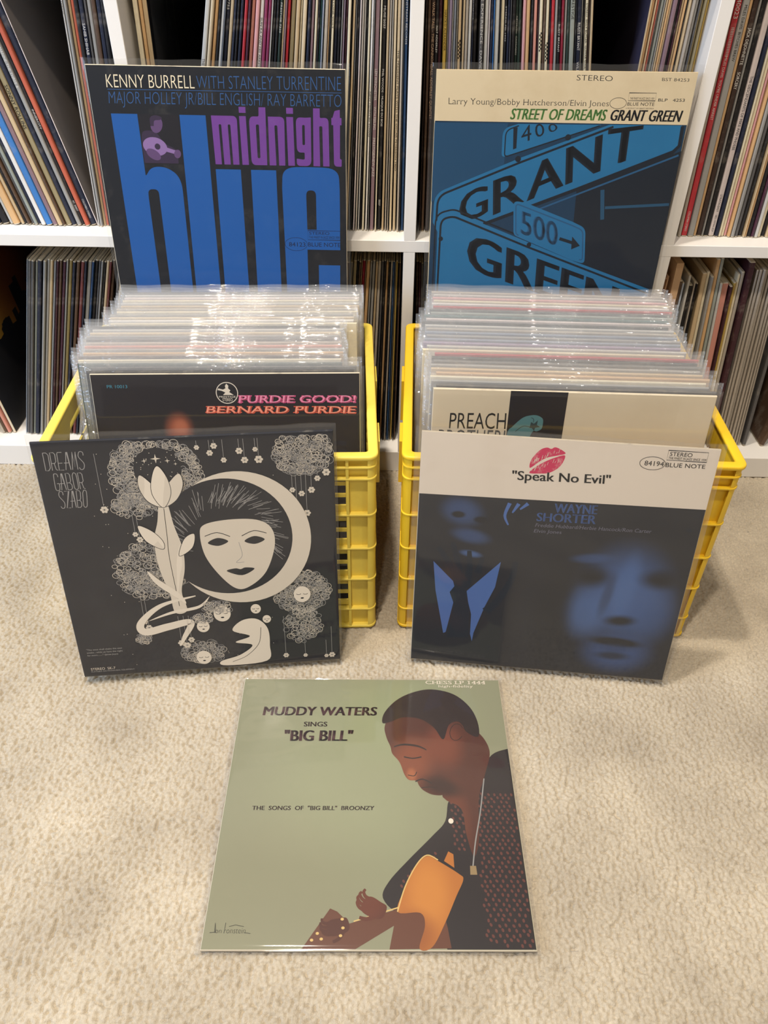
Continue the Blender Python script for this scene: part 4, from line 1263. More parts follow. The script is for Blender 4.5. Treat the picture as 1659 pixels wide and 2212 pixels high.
def cover_dreams():
    face = mat('navy black cover card', '15161f', 0.40, 0.08, '5a5c68', 20)
    edge = mat('dark card edge', '1c1d26', 0.7, 0.5, 'b0a898', 24)
    M = cover_matrix((-39.46, -39.42, 32.16), 7.15, 10.52, -0.67, 31.3)
    rec, j = facing(M, 31.3, 0.38, face, edge, 'navy cover with a cream ink drawing of a moon, leaning on the left crate', sl=(0.35, 0.3, 0.12, 0.8), seed=9)
    A = Art(31.3)
    CR = ink('ivory ink', 'd6cab8')
    SV = ink('silver grey ink', '9c9894')
    NV = ink('navy ground ink', '15161f')
    P, L = 'picture', 'lettering'
    thin_word(A, L, SV, 'DREAMS', ((1.05, 1.2), (5.3, 1.22), (5.1, 3.26), (1.0, 3.25)), .07)
    thin_word(A, L, SV, 'GABOR', ((1.62, 3.64), (4.75, 3.65), (4.75, 5.56), (1.55, 5.62)), .07)
    thin_word(A, L, SV, 'SZABO', ((1.77, 5.75), (4.85, 5.74), (4.6, 7.77), (1.7, 7.78)), .07)
    for i, t in enumerate(('"The west shall shake the east', 'awake....while ye have the night', 'for morn........"--James Joyce')):
        A.text(L, SV, t, quad(0.92, 27.06 + .42 * i, (5.1, 5.1, 4.5)[i], 27.28 + .42 * i), .005)
    A.text(L, CR, 'STEREO  SK-7', quad(0.95, 29.96, 3.85, 30.32), .02)
    A.text(L, SV, 'PLAYABLE ON MONAURAL EQUIPMENT', quad(0.95, 30.44, 6.08, 30.62), .015)
    rs = random.Random(4)
    def cloud(cx, cy, rx, ry, n, hole=None, r0=.2, r1=.5):
        A.hold = True
        for _ in range(n):
            while True:
                a, k = rs.uniform(0, 6.283), math.sqrt(rs.uniform(0, 1))
                u, v = cx + rx * k * math.cos(a), cy + ry * k * math.sin(a)
                if v < .6 or u > 30.9 or u < .3 or v > 30.8:
                    continue
                if hole and ((u - hole[0]) / hole[2]) ** 2 + ((v - hole[1]) / hole[3]) ** 2 < 1:
                    continue
                break
            r = rs.uniform(r0, r1)
            A.ring(P, SV if rs.random() < .6 else CR, (u, v), r, r * rs.uniform(.8, 1), .05, 13)
        A.hold = False
    def flower(u, v, r):
        A.hold = True
        for k in range(6):
            a = k * math.pi / 3
            A.ell(P, CR, (u + r * .62 * math.cos(a), v + r * .62 * math.sin(a)), r * .34, r * .34, 0, 8)
        A.ring(P, CR, (u, v), r * .25, r * .25, .05, 8)
        A.hold = False
    def strand(u, v0, v1, f=True):
        A.stroke(P, SV, [(u, v0), (u, v1)], .045)
        if f:
            flower(u, v1, rs.uniform(.28, .5))
    # clusters of curls, with hanging strands
    cloud(12.2, 4.2, 4.8, 4.3, 420, (12.45, 3.7, 2.6, 2.7))
    A.ell(P, NV, (12.45, 3.7), 2.5, 2.6)
    for k in range(26):
        A.hold = True
        A.ell(P, CR, (rs.uniform(10.3, 14.6), rs.uniform(1.4, 4.8)), .05, .05, 0, 6)
        A.hold = False
    for u, v, r in ((11.2, 2.6, .3), (12.4, 2.4, .55), (13.6, 2.7, .3), (14.4, 3.1, .2)):   # stars
        A.poly(P, CR, [(u + rr * math.cos(a * math.pi / 4), v + rr * math.sin(a * math.pi / 4)) for a, rr in ((i, r if i % 2 == 0 else r * .25) for i in range(8))])
    cloud(9.2, 7.9, 2.0, 1.6, 90)
    cloud(28.0, 2.4, 3.2, 2.6, 240)
    cloud(26.9, 20.6, 3.3, 3.0, 300)
    cloud(27.0, 25.6, 2.2, 2.6, 120)
    cloud(9.9, 16.6, 4.0, 3.8, 360)
    cloud(7.9, 26.0, .9, .8, 40, None, .12, .3)
    cloud(14.8, 28.6, 2.6, 1.5, 120)
    for u, a, b in ((16.8, .5, 1.3), (18.1, .5, 2.0), (18.6, .5, 1.2), (19.5, .5, 2.9), (21.2, .5, 1.9), (21.7, .5, 3.0), (22.9, .5, 1.8), (23.2, .5, 3.0), (26.6, 5, 6.9), (27.0, 5, 9.0), (27.6, 5, 7.4), (28.1, 5, 9.9), (28.7, 5, 7.0), (29.4, 4, 5.6), (30.4, 3, 4.9), (9.0, 9, 11.5), (9.4, 9, 12.2), (8.3, 20, 23.5), (8.7, 20, 24.4), (12.2, 23, 27.0), (12.8, 23, 27.4), (13.4, 23, 26.6), (27.0, 23.4, 30.2), (30.3, 26, 30.4), (29.6, 28, 30.5), (24.6, 24, 30.0), (6.2, 1.5, 8.2)):
        strand(u, a, b)
    for _ in range(70):
        A.hold = True
        A.ell(P, CR, (rs.choice((rs.uniform(5, 9), rs.uniform(16, 26), rs.uniform(11, 20))), rs.uniform(1, 30.5)), .045, .045, 0, 6)
        A.hold = False
    # the crescent moon round a plain dark disc with a plain mask
    A.ell(P, CR, (20.4, 12.9), 8.0, 8.65, 0, 64)
    A.ell(P, NV, (19.0, 12.6), 7.3, 7.55, 0, 64)
    A.hold = True
    for k in range(90):                        # hair lines
        a = rs.uniform(-200, 20)
        r0, r1 = rs.uniform(.52, .7), rs.uniform(.78, .97)
        aa = [math.radians(a + d) for d in (0, 6, 10)]
        A.stroke(P, SV, [(19.0 + 7.2 * r * math.cos(x), 12.6 + 7.4 * r * math.sin(x)) for r, x in zip((r0, (r0 + r1) / 2, r1), aa)], .045)
    A.hold = False
    A.poly(P, CR, smooth_path([(16.0, 12.0), (16.6, 10.7), (19.3, 10.2), (22.4, 10.4), (24.0, 11.6), (24.2, 14.0), (23.0, 17.4), (21.0, 19.3), (19.4, 19.5), (17.7, 17.6), (16.3, 14.8)], 6, True))
    for s, c in ((1, 17.9), (-1, 22.0)):
        A.poly(P, NV, smooth_path([(c - 1.15, 13.1), (c, 12.5), (c + 1.15, 13.0), (c, 13.55)], 5, True))
        A.stroke(P, NV, smooth_path([(c - 1.4, 12.3 - .1 * s), (c, 11.8), (c + 1.4, 12.3 + .1 * s)], 5), .09)
    A.stroke(P, SV, smooth_path([(20.2, 13.2), (20.45, 15.0), (19.7, 15.9), (20.6, 15.9)], 4), .06)
    A.poly(P, NV, smooth_path([(18.5, 17.0), (19.5, 16.7), (20.1, 16.85), (20.7, 16.65), (21.7, 16.9), (20.2, 17.7)], 5, True))
    # a tall pale lily in place of a figure, ribbons at its foot
    A.poly(P, CR, smooth_path([(12.1, 7.6), (12.9, 7.6), (13.3, 10.5), (13.9, 13.6), (13.8, 16.4), (13.1, 19.5), (13.4, 22.2), (12.0, 22.4), (11.7, 19.6), (11.0, 16.2), (10.9, 12.6), (11.6, 10.0)], 6, True))
    for pts in ([(12.4, 8.2), (10.9, 7.4), (10.2, 5.6), (10.5, 4.2), (11.7, 5.4), (12.5, 6.6)], [(12.5, 8.2), (14.0, 7.4), (14.9, 5.6), (14.6, 4.2), (13.3, 5.4), (12.5, 6.6)], [(12.5, 8.3), (11.5, 6.6), (11.7, 4.6), (12.45, 3.2), (13.3, 4.6), (13.5, 6.6)], [(11.7, 13.6), (10.0, 12.4), (9.4, 10.4), (10.9, 11.2), (11.9, 12.6)], [(13.4, 14.6), (15.0, 13.6), (15.4, 11.8), (14.2, 12.4)]):
        A.poly(P, CR, smooth_path(pts, 6, True))
        A.stroke(P, NV, smooth_path(pts, 6, True), .06, True)
    A.stroke(P, NV, smooth_path([(12.5, 8.4), (12.4, 12.0), (12.3, 15.0), (12.6, 21.5)], 6), .06)
    A.stroke(P, CR, smooth_path([(14.6, 20.2), (10.5, 21.3), (7.9, 23.6), (8.2, 25.0), (11.0, 24.4), (13.6, 24.0), (12.6, 26.2), (12.0, 27.4)], 8), .9, taper=lambda t: .15 + math.sin(math.pi * t))
    A.stroke(P, CR, smooth_path([(8.8, 23.4), (11.6, 22.4), (14.8, 21.8), (16.2, 20.4)], 8), .4, taper=lambda t: math.sin(math.pi * t) + .05)
    A.stroke(P, CR, smooth_path([(9.6, 16.4), (10.6, 18.0), (12.6, 20.0), (13.4, 21.2)], 6), .7, taper=lambda t: math.sin(math.pi * t) + .1)
    # a pale curled leaf and small discs at the bottom
    A.poly(P, CR, smooth_path([(19.6, 24.2), (21.4, 24.1), (22.6, 25.6), (22.7, 28.2), (22.2, 30.6), (17.2, 30.9), (16.6, 30.2), (19.0, 29.4), (20.6, 28.0), (18.6, 27.4), (20.4, 26.6), (18.4, 25.6)], 6, True))
    A.stroke(P, NV, smooth_path([(21.8, 25.4), (21.4, 27.8), (19.8, 29.6), (18.0, 30.4)], 6), .06)
    for u, v, r in ((17.4, 23.0, 1.0), (15.0, 24.7, .75), (27.0, 20.9, 1.0), (21.4, 22.6, .6), (22.6, 24.2, .5), (14.6, 29.4, .9)):
        A.ell(P, CR, (u, v), r, r * 1.15)
        for q in (-1, 1):
            A.stroke(P, NV, arc((u + q * r * .4, v - r * .1), r * .25, r * .14, 0, 180, 6), .06)
        A.ell(P, NV, (u, v + r * .55), r * .2, r * .1)
    cloud(17.0, 22.0, 1.7, .9, 70, None, .15, .35)
    cloud(15.0, 23.6, 1.3, .7, 50, None, .12, .3)
    A.build(j)
cover_dreams()

# --- cream band and blue photograph, leaning on the front of the right crate
def cover_speak():
    # soft blue portrait ground; z is up from the lower edge
    z = lambda v: 31.3 - v
    face = blob_mat('blue duotone print', '1b1d24', [
        ('3c5684', 24.5, z(19.0), 6.8, 8.5, 0, .95), ('44608f', 20.6, z(22.0), 3.6, 5.0, 0, .75), ('44608f', 24.6, z(18.5), 1.9, 6.5, 4, .9),
        ('3c5684', 27.8, z(21.5), 4.2, 6.0, 0, .6), ('3a5280', 25.0, z(27.5), 5.5, 4.0, 0, .8),
        ('1b1d24', 20.3, z(16.8), 3.6, 2.2, 0, .95), ('15171d', 20.4, z(16.9), 1.7, .7, 0, .9), ('1b1d24', 28.4, z(16.6), 3.4, 2.0, 0, .95), ('15171d', 28.3, z(16.7), 1.6, .6, 0, .9), ('1b1d24', 22.6, z(19.5), .9, 4.2, 8, .45), ('3c5684', 20.2, z(14.4), 3.2, .9, -6, .5),
        ('1a1c22', 24.7, z(22.8), 2.6, 1.1, -4, 1.0), ('1a1c22', 24.7, z(26.0), 4.4, 1.0, 3, 1.3), ('2c3a58', 24.7, z(26.9), 3.2, .9, 0, .6), ('1a1c22', 24.6, z(28.1), 3.0, .9, 0, .8),
        ('16181e', 16.6, z(24), 3.2, 12, 0, .8),
        ('3a527e', 5.0, z(9.5), 3.2, 2.4, 15, .6), ('3a527e', 6.2, z(12.6), 3.0, 1.3, 10, .6), ('16181e', 4.6, z(9.9), 1.1, .6, 0, 1.4), ('16181e', 7.2, z(10.4), 1.1, .6, 0, 1.4), ('44608f', 6.4, z(15.0), 1.7, .6, 8, .8)], 0.42)
    edge = mat('scuffed card edge', 'b8ac98', 0.8, 0.6, '2a3040', 22)
    M = cover_matrix((1.11, -35.12, 31.59), -5.62, 10.5, 0.51, 31.3)
    rec, j = facing(M, 31.3, 0.38, face, edge, 'cover with a red lip print on a cream band, leaning on the right crate', sl=(0.7, 0.6, 0.12, 0.55), seed=12)
    A = Art(31.3)
    CRM = mat('pale cream cover card', 'd6c8b6', 0.5, 0.25, 'b09a80', 8)
    BK = ink('soft black ink', '17171a')
    BLU = ink('steel blue ink', '46649c')
    GRY = ink('grey violet ink', '6a6878')
    LIP = mat('crimson lip print ink', 'c02850', 0.5, 0.9, 'd8b0a8', 110)
    P, L = 'picture', 'lettering'
    DK = ink('blue black ink', '0b1826')
    # shirt, tie and raised hand of a man in a suit
    A.poly(P, BLU, [(2.14, 16.4), (5.2, 19.6), (4.2, 26.6), (3.9, 26.8), (2.6, 20.5)])
    A.poly(P, BLU, [(9.95, 15.8), (9.6, 19.4), (8.6, 22.4), (7.6, 26.4), (7.5, 27.7), (7.2, 26.6), (7.1, 23.6), (6.2, 20.4)])
    A.poly(P, DK, [(5.0, 19.4), (6.3, 20.2), (6.9, 23.4), (7.0, 27.2), (4.3, 27.4), (5.0, 22.5), (4.3, 20.6)])
    for pts, w in (([(2.6, 14.4), (4.4, 17.2), (5.4, 20.0)], 1.0), ([(4.2, 13.6), (5.0, 16.4), (5.6, 19.6)], 1.0), ([(6.2, 14.6), (6.4, 17.0), (6.2, 19.8)], .9), ([(7.8, 15.4), (7.4, 17.6)], .8), ([(11.6, 15.6), (11.4, 18.2), (10.0, 21.4), (8.8, 23.0)], 1.1)):
        A.stroke(P, DK, smooth_path(pts, 5), w, taper=lambda t: .55 + .45 * t)
    for pts in ([(10.2, 8.0), (9.8, 9.6), (10.3, 10.8)], [(11.2, 8.0), (10.6, 9.2)], [(12.2, 7.9), (11.4, 8.7)]):
        A.stroke(P, BLU, smooth_path(pts, 4), .45, taper=lambda t: 1 - .6 * t)
    A.ell(P, DK, (30.0, 9.8), .35, .22, 20)
    A.poly(L, CRM, [(0.02, 0.02), (31.28, 0.02), (31.28, 7.12), (0.02, 7.55)])
    # lip print: two lips with a light gap, ink broken by skin lines
    up = smooth_path([(11.9, 3.5), (11.95, 2.5), (12.7, 1.35), (13.4, .98), (13.9, 1.1), (14.3, .88), (15.0, 1.15), (15.45, 1.55), (14.6, 1.85), (13.6, 2.15), (12.8, 2.7)], 5, True)
    lo = smooth_path([(11.9, 4.1), (12.5, 3.35), (13.4, 2.65), (14.4, 2.1), (15.4, 1.75), (15.35, 2.5), (14.9, 3.3), (14.0, 3.95), (13.0, 4.1)], 5, True)
    A.poly(L, LIP, up)
    A.poly(L, LIP, lo)
    rs = random.Random(8)
    for _ in range(34):
        u = rs.uniform(12.2, 15.0)
        vm = 3.3 - (u - 11.9) * .52
        s = rs.choice((-1, 1))
        a = rs.uniform(.15, .6)
        A.hold = True
        A.stroke(L, CRM, [(u, vm + s * a), (u - .08 * s, vm + s * (a + rs.uniform(.2, .5)))], .035)
        A.hold = False
    A.n += 1
    A.text(L, BK, '"Speak No Evil"', ((10.1, 3.98), (20.55, 3.74), (20.63, 4.78), (10.15, 5.05)), .025)
    A.ring(L, BK, (24.62, 2.0), 1.32, .76, .05, 36)
    A.text(L, BK, '84194', quad(23.8, 1.74, 25.8, 2.28), 0)
    box_label(A, L, BK, (26.0, 0.38, 30.08, 1.5))
    A.text(L, BK, 'STEREO', quad(26.2, 0.56, 28.5, 1.0), 0)
    A.text(L, BK, 'THE FINEST IN JAZZ SINCE 1939', quad(26.14, 1.12, 30.0, 1.37))
    A.text(L, BK, 'BLUE NOTE', ((26.0, 1.82), (30.05, 1.77), (30.08, 2.23), (26.02, 2.32)), 0)
    A.text(L, BLU, 'WAYNE', ((15.15, 7.63), (19.76, 7.5), (19.8, 8.61), (15.2, 8.76)), .025)
    A.text(L, BLU, 'SHORTER', ((13.35, 8.95), (19.8, 8.75), (19.84, 9.87), (13.38, 10.0)), .025)
    serif_text(A, L, GRY, 'Freddie Hubbard/Herbie Hancock/Ron Carter', ((13.38, 10.3), (26.1, 10.05), (26.05, 10.5), (13.3, 10.74)), -.005)
    serif_text(A, L, GRY, 'Elvin Jones', ((13.3, 11.06), (16.35, 11.02), (16.3, 11.44), (13.23, 11.5)), -.005)
    A.build(j)
cover_speak()

# --- dark brown cover at the front of the left crate
def in_crate(MC, x, yb, yt, size):
    l = math.asin((yt - yb) / size)
    X, Z = Vector((1, 0, 0)), Vector((0, math.sin(l), math.cos(l)))
    L = Matrix((X, Z.cross(X), Z)).transposed().to_4x4()
    L.translation = Vector((x, yb, 2.45)) * CM
    return MC @ L

def cover_purdie():
    face = blob_mat('dark brown cover print', '1f191b', [('2a2420', 16, 10, 20, 14, 0, .5), ('8a4a34', 9.7, 24.6, 2.1, 2.6, 0, 1.1), ('b4684a', 9.9, 24.9, 1.2, 1.3, 0, .6)], 0.42)
    edge = mat('worn white card edge', 'd2c6ae', 0.8, 0.9, '2a2a2c', 22)
    rec, j = facing(in_crate(ML, 4.86, 1.5, 10.75, 31.3), 31.3, 0.4, face, edge, 'dark brown cover with pink and orange outlined lettering, at the front of the left crate', sl=(0.8, 0.55, 0.15, 0.7), seed=15)
    A = Art(31.3)
    L = 'lettering'
    TEAL, PNK, PNKD, ORG, ORGD = ink('teal ink', '3c8294'), ink('pink ink', 'd2507c'), ink('pale pink ink', 'e08aa4'), ink('orange ink', 'd8583c'), ink('pale orange ink', 'e89478')
    CR = ink('ivory ink', 'd6cab8')
    A.text(L, TEAL, 'PR 10013', quad(1.82, 1.29, 4.18, 1.66), .01)
    for body, q, c, cd in (('PURDIE GOOD!', ((17.1, 2.6), (30.78, 2.7), (30.72, 3.52), (17.0, 3.48)), PNK, PNKD), ('BERNARD PURDIE', ((13.25, 3.88), (30.77, 4.0), (30.7, 4.84), (13.1, 4.68)), ORG, ORGD)):
        sh = [(u + .09, v + .1) for u, v in q]
        A.text(L, c, body, sh, .05, 0.004)
        A.text(L, face, body, q, .052, 0.004)
        A.text(L, c, body, q, .04, 0.004)
        slab(A, L, c, body, q)
        A.text(L, cd, body, [(u + .0, v + .0) for u, v in q], .012, 0.004)
    # round mark
    c = (15.68, 2.3)
    A.ell(L, CR, c, 1.3, 1.3, 0, 40)
    A.ell(L, ink('near black ink', '1a1618'), c, 1.2, 1.2, 0, 40)
    A.poly(L, CR, [(14.7, 1.75), (15.25, 1.9), (15.55, 1.75), (15.5, 1.45), (15.68, 1.2), (15.9, 1.45), (15.85, 1.75), (16.1, 2.0), (15.95, 2.2), (16.45, 2.55), (15.2, 2.55), (15.5, 2.25), (15.1, 2.05), (14.6, 1.95)])
    A.text(L, CR, 'PRESTIGE', quad(14.72, 2.66, 16.66, 2.88), .01)
    A.text(L, CR, 'STEREO', quad(15.1, 2.94, 16.28, 3.3), .005)
    A.build(j)

def slab(A, part, m, body, q):
    """square feet on the outer ends of the letters"""
    g, fs = glyphs(body, .04, 3)
    TL, TR, BR, BL = q
    def at(x, y):
        a = [TL[i] + (TR[i] - TL[i]) * x for i in (0, 1)]
        b = [BL[i] + (BR[i] - BL[i]) * x for i in (0, 1)]
        return (b[0] + (a[0] - b[0]) * y, b[1] + (a[1] - b[1]) * y)
    n = len(body)
    A.hold = True
    for yy in (0, 1):
        xs = sorted(x for x, y in g if abs(y - yy) < .06)
        runs = []
        for x in xs:
            if runs and x - runs[-1][1] < .22 / n:
                runs[-1][1] = x
            else:
                runs.append([x, x])
        for a, b in runs:
            if (b - a) * n < .55:
                y0, y1 = (0, .13) if yy == 0 else (.87, 1)
                A._put(part, m, [at(a - .12 / n, y0), at(b + .12 / n, y0), at(b + .12 / n, y1), at(a - .12 / n, y1)], [(0, 1, 2, 3)])
    A.hold = False
cover_purdie()

# --- cream cover with a black panel at the front of the right crate
def cover_preach():
    face = mat('cream cover card', 'd3c4a8', 0.5, 0.2, 'b49c78', 9)
    rec, j = facing(in_crate(MR, 3.28, 1.5, 5.4, 31.3), 31.3, 0.4, face, CARD_EDGE, 'cream cover with a black panel showing a fist, at the front of the right crate', sl=(0.6, 0.6, 0.15, 0.55), seed=18)
    A = Art(31.3)
    BK, TE, TD = ink('soft black ink', '17171a'), ink('teal picture ink', '4e7a7c'), ink('dark teal picture ink', '26393c')
    P, L = 'picture', 'lettering'
    A.text(L, BK, 'PREACH', ((2.05, 2.92), (8.38, 2.75), (8.45, 4.72), (2.02, 4.85)), -.002)
    A.text(L, BK, 'BROTHER!', ((0.9, 5.05), (8.5, 4.9), (8.5, 6.9), (0.9, 7.05)), -.002)
    A.rect(P, ink('near black picture ground', '141118'), 8.6, 0.02, 14.95, 24)
    A.poly(P, TE, smooth_path([(8.7, 5.3), (9.2, 4.4), (10.2, 3.3), (11.0, 2.95), (11.8, 2.9), (12.5, 3.3), (12.6, 4.0), (12.5, 4.6), (12.0, 4.9), (11.6, 4.9), (11.2, 6.0), (10.8, 8.0), (8.7, 9)], 5, True))
    A.poly(P, TD, [(11.25, 3.75), (11.6, 3.95), (12.0, 3.5), (11.95, 4.1), (12.35, 4.35), (11.8, 4.45), (11.7, 4.85), (11.4, 4.5), (11.15, 4.5)])
    A.stroke(P, TD, smooth_path([(9.6, 5.0), (10.4, 4.3), (11.3, 4.4)], 4), .08)
    A.stroke(P, TD, smooth_path([(11.2, 3.2), (11.5, 3.4), (11.5, 3.8)], 4), .07)
    A.build(j)
cover_preach()

# --- sage green cover lying on the carpet
def cover_green():
    a = 0.0158
    X, Z = Vector((math.cos(a), math.sin(a), 0)), Vector((-math.sin(a), math.cos(a), 0))
    M = Matrix((X, Z.cross(X), Z)).transposed().to_4x4()
    c = Vector((-3.708, -59.831, 0.72))
    M.translation = (c - X * 15.7 - Z * 15.7) * CM
    face = blob_mat('sage green cover print', '838369', [('8e9272', 14, 18, 14, 18, 0, .6), ('807c62', 6, 5, 16, 12, 0, .5), ('8a926c', 20, 26, 11, 9, 0, .5)], 0.36)
    edge = mat('white card edge', 'cfc4ae', 0.8, 0.3, '8a7458', 22)
    rec, j = facing(M, 31.4, 0.34, face, edge, 'sage green cover with a seated guitar player, lying flat on the carpet', sl=(0.55, 0.35, 0.35, 0.35), seed=20)
    A = Art(31.4)
    P, L = 'picture', 'lettering'
    MAR = ink('maroon ink', '3e1c22')
    CR = ink('ivory ink', 'e0dcc8')
    z = lambda v: 31.4 - v
    SK = blob_mat('brown skin print', '4a2418', [('7a4028', 20.2, z(11.5), 3.6, 4.6, 20, .9), ('7a3e28', 24, z(9.5), 3.0, 4.0, 0, .6), ('6a3622', 24.6, z(18.5), 2.2, 6, 0, .7), ('2c1610', 23.6, z(14.6), 3.2, 1.6, 20, .9), ('a8643e', 20.2, z(13.2), .8, 1.2, 0, .6), ('6a3420', 15.5, z(27), 3, 3, 0, .6)], .36)
    HR = mat('black brown hair print', '241512', .36, .25, '4a3830', 60)
    SH = ink('black brown shirt print', '1e1516', .36)
    SP2 = ink('russet pattern print', '5c3028', .36)
    OR = blob_mat('orange guitar wood print', 'a8662a', [('bc7a34', 21.5, z(26), 3.0, 5.0, 0, .8), ('8a4c22', 20, z(30), 3, 3, 0, .8)], .34)
    WD = ink('brown guitar wood print', '5c3422', .36)
    GD = ink('pale gold print', 'c8a868', .36)
    # a seated person seen from the side, head bent over a guitar
    A.poly(P, SH, smooth_path([(31.3, 9.8), (29.4, 10.6), (27.6, 13.2), (26.0, 16.0), (24.2, 16.2), (23.6, 18.6), (22.2, 20.2), (19.6, 22.8), (17.6, 25.0), (17.0, 26.6), (18.6, 28.0), (21.5, 27.5), (23, 31.3)], 5) + [(31.3, 31.3)])
    rs = random.Random(2)
    A.hold = True
    for r in range(34):
        for q in range(20):
            u = 18.5 + q * .66 + (r % 2) * .33 + rs.uniform(-.1, .1)
            v = 15.5 + r * .47 + rs.uniform(-.08, .08)
            ok = (u > 26.8 and v > 17 and u < 31.1) or (u > 24.3 and u < 25.6 and 16.5 < v < 22) or (u > 27.2 + (14 - v) * .9 and 12 < v < 17 and u < 31) or (v > 21 + (23 - u) * .95 and v < 25.5 and 18.4 < u < 22.6 and v < 22.5 + (23 - u) * .8)
            if ok and v < 31:
                A.ell(P, SP2, (u, v), .19, .13, 70 + rs.uniform(-20, 20), 8)
    A.hold = False
    A.n += 1
    # neck and chest, then head
    A.poly(P, SK, smooth_path([(23.4, 15.2), (26.4, 9.0), (28.0, 7.6), (29.2, 10.0), (28.4, 13.0), (27.4, 16.0), (27.0, 20.5), (26.3, 22.4), (25.7, 20.0), (25.4, 17.2)], 5, True))
    A.poly(P, SK, smooth_path([(17.3, 6.6), (17.4, 8.2), (17.9, 9.6), (18.1, 10.5), (18.9, 11.6), (19.4, 13.1), (19.9, 13.8), (20.7, 13.9), (21.0, 14.5), (21.5, 15.1), (22.6, 15.6), (23.9, 15.3), (25.5, 12.6), (27.6, 9.4), (28.0, 6.4), (26.2, 3.6), (22.6, 2.4), (18.6, 4.2)], 5, True))
    A.poly(P, HR, smooth_path([(17.0, 6.4), (17.2, 5.0), (18.6, 3.2), (20.6, 2.0), (23.0, 1.5), (25.6, 2.2), (27.4, 4.0), (28.2, 6.2), (28.1, 8.2), (26.8, 7.6), (26.0, 6.2), (24.8, 6.6), (24.0, 8.6), (23.0, 7.0), (21.4, 5.8), (19.4, 5.6), (18.0, 6.2)], 5, True))
    A.ell(P, SK, (25.6, 7.6), .9, 1.35, 15)
    A.ring(P, HR, (25.6, 7.6), .75, 1.15, .08, 20, 20, 320, 15)
    A.stroke(P, HR, smooth_path([(18.3, 9.6), (19.4, 9.3), (21.0, 9.5), (22.0, 10.0)], 4), .26, taper=lambda t: .5 + .5 * math.sin(math.pi * t))
    A.stroke(P, HR, smooth_path([(19.4, 10.9), (20.4, 11.1), (21.4, 10.9)], 4), .16)
    A.stroke(P, HR, smooth_path([(20.6, 14.0), (21.4, 13.7), (22.4, 14.2)], 4), .16)
    A.stroke(P, HR, smooth_path([(21.2, 14.75), (22.2, 14.65), (22.9, 14.8)], 4), .1)
    A.stroke(P, HR, smooth_path([(19.8, 13.2), (20.5, 13.3), (20.8, 12.8)], 4), .1)
    # guitar: bowed side, dark front, neck towards the lower left; one hand over the strings, one on the neck
    A.poly(P, WD, smooth_path([(18.3, 28.0), (20.0, 27.4), (22.6, 27.6), (23.4, 31.2)], 4) + [(17.6, 31.3)])
    A.poly(P, WD, [(9.4, 31.3), (11.9, 27.6), (12.6, 27.9), (13.8, 29.0), (18.6, 27.6), (19.4, 28.4), (14.4, 31.3)])
    A.poly(P, OR, smooth_path([(18.4, 27.9), (19.2, 25.6), (20.4, 23.4), (21.5, 22.4), (22.6, 22.9), (24.6, 24.2), (25.0, 24.8), (24.2, 26.4), (22.9, 29.0), (21.6, 31.1), (20.4, 31.2), (21.0, 29.2), (20.6, 28.0)], 5, True))
    A.stroke(P, GD, smooth_path([(18.4, 27.9), (19.2, 25.5), (20.4, 23.3), (21.5, 22.3), (22.6, 22.8)], 5), .12)
    A.stroke(P, GD, [(14.2, 28.8), (18.5, 27.5)], .12)
    A.poly(P, OR, [(23.2, 22.9), (23.7, 21.9), (24.2, 22.2), (24.2, 23.6)])
    hand(A, P, SK, (15.9, 27.4), 1.25, 205)
    hand(A, P, SK, (12.5, 29.3), 1.1, 165)
    for u, v in ((13.1, 28.6), (13.2, 29.4), (13.0, 30.1), (10.8, 29.9), (10.3, 30.5), (11.2, 30.4)):
        A.ell(P, GD, (u, v), .16, .13)
    # chain with a square pendant, a white shirt button
    A.stroke(P, ink('steel grey print', '8a8884', .36), smooth_path([(28.2, 13.6), (27.4, 17.6), (26.6, 20.8), (26.1, 23.4)], 6), .13)
    A.poly(P, ink('dull brass print', '8a7450', .36), [(25.8, 23.4), (26.4, 23.4), (26.45, 24.3), (25.75, 24.3)])
    A.ell(P, CR, (24.2, 18.6), .27, .3)
    # lettering
    A.text(L, MAR, 'MUDDY WATERS', ((2.95, 4.17), (16.36, 4.18), (16.24, 5.36), (2.86, 5.4)), .045)
    A.text(L, MAR, 'SINGS', quad(7.8, 6.29, 10.5, 6.92), .035)
    A.text(L, MAR, '"BIG BILL"', ((5.7, 7.48), (13.55, 7.47), (13.42, 8.85), (5.74, 8.9)), .045)
    A.text(L, MAR, 'THE  SONGS  OF  "BIG BILL"  BROONZY', ((3.07, 16.96), (16.1, 16.93), (16.05, 17.39), (3.08, 17.43)), .03)
    A.text(L, CR, 'CHESS LP 1444', quad(22.3, 0.22, 29.68, 0.70), .0)
    slab(A, L, CR, 'CHESS LP 1444', quad(22.3, 0.22, 29.68, 0.70))
    A.text(L, CR, 'high-fidelity', quad(23.88, 0.85, 28.1, 1.2), .0)
    # thin signature
    A.stroke(L, INK, [(.65, 29.85), (1.2, 29.8), (1.05, 28.95), (1.1, 29.85)], .04)
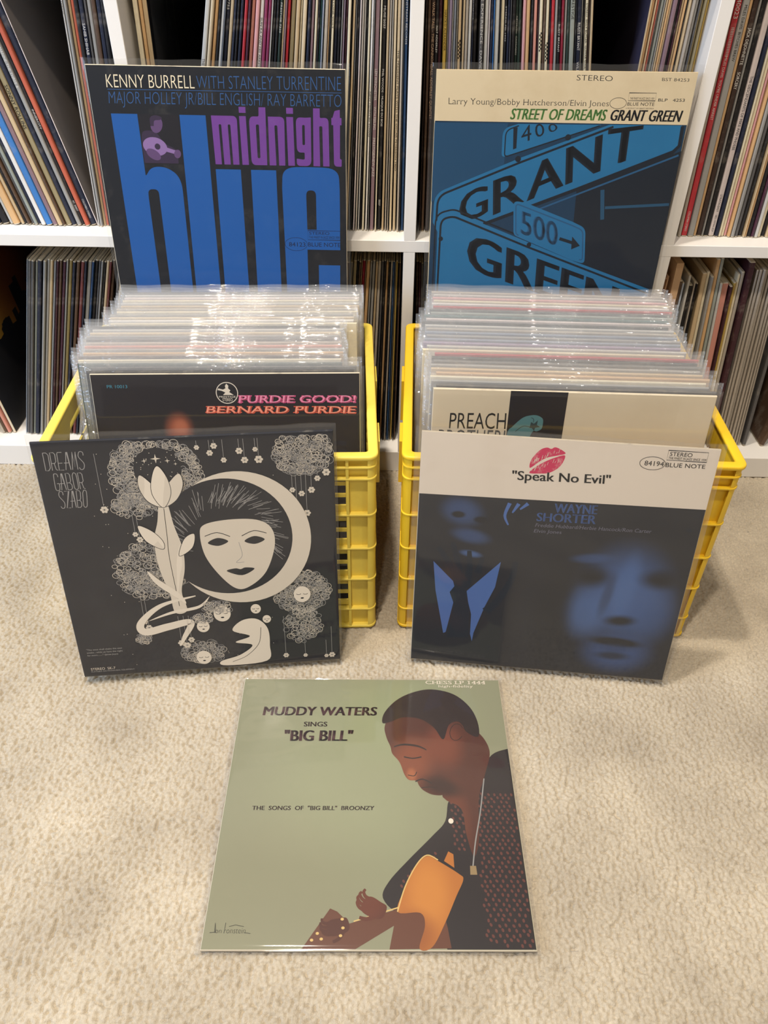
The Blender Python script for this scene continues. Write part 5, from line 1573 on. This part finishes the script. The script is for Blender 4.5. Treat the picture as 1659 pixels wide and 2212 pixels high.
    for i, ch in enumerate(('on',)):
        A.text(L, INK, ch, quad(1.15, 29.45, 1.75, 29.88), -.02, .02)
    A.stroke(L, INK, [(2.05, 28.95), (2.0, 29.9)], .04)
    A.text(L, INK, 'ronstein', quad(2.0, 29.4, 4.0, 29.9), -.02, .02)
    A.stroke(L, INK, [(2.4, 29.3), (3.0, 29.15), (3.8, 29.3)], .035)
    A.stroke(L, INK, [(3.9, 29.85), (4.5, 29.92)], .035)
    A.build(j)
    # printed spine along the left edge
    mb = MB()
    mb.add([(-0.012, 0.05, 0.1), (-0.012, 0.30, 0.1), (-0.012, 0.30, 31.3), (-0.012, 0.05, 31.3)], [(0, 3, 2, 1)])
    sp = mb.build('spine', ink('spine white card', 'ded6c6'), j)
    for words, z0, z1 in (('CHESS LP 1444', .9, 5.6), ('MUDDY WATERS SINGS "BIG BILL"', 12.0, 20.0)):
        g, fs = glyphs(words, 0.0, 2)
        v = [(-0.02, 0.06 + .2 * (1 - y), z1 - (z1 - z0) * x) for x, y in g]
        mk('spine_lettering', v, fs, INK, sp)

def hand(A, P, m, c, r, rot):
    """a printed hand: palm, four separate bent fingers and a thumb"""
    a0 = math.radians(rot)
    def T(x, y):
        return (c[0] + r * (x * math.cos(a0) - y * math.sin(a0)), c[1] + r * (x * math.sin(a0) + y * math.cos(a0)))
    A.poly(P, m, smooth_path([T(*p) for p in ((-1.1, -.5), (-.2, -.75), (.6, -.6), (.75, .1), (.4, .65), (-.5, .6), (-1.1, .45))], 4, True))
    for k, (y, ln) in enumerate(((-.5, 1.0), (-.18, 1.15), (.14, 1.1), (.44, .85))):
        pts = [T(.4, y), T(.4 + ln * .45, y + .05), T(.4 + ln * .75, y + .3), T(.4 + ln * .7, y + .55)]
        A.stroke(P, m, smooth_path(pts, 4), .3 * r, taper=lambda t: 1 - .35 * t)
    A.stroke(P, m, smooth_path([T(-.6, -.5), T(-.1, -1.0), T(.5, -1.15)], 4), .36 * r, taper=lambda t: 1 - .3 * t)
cover_green()
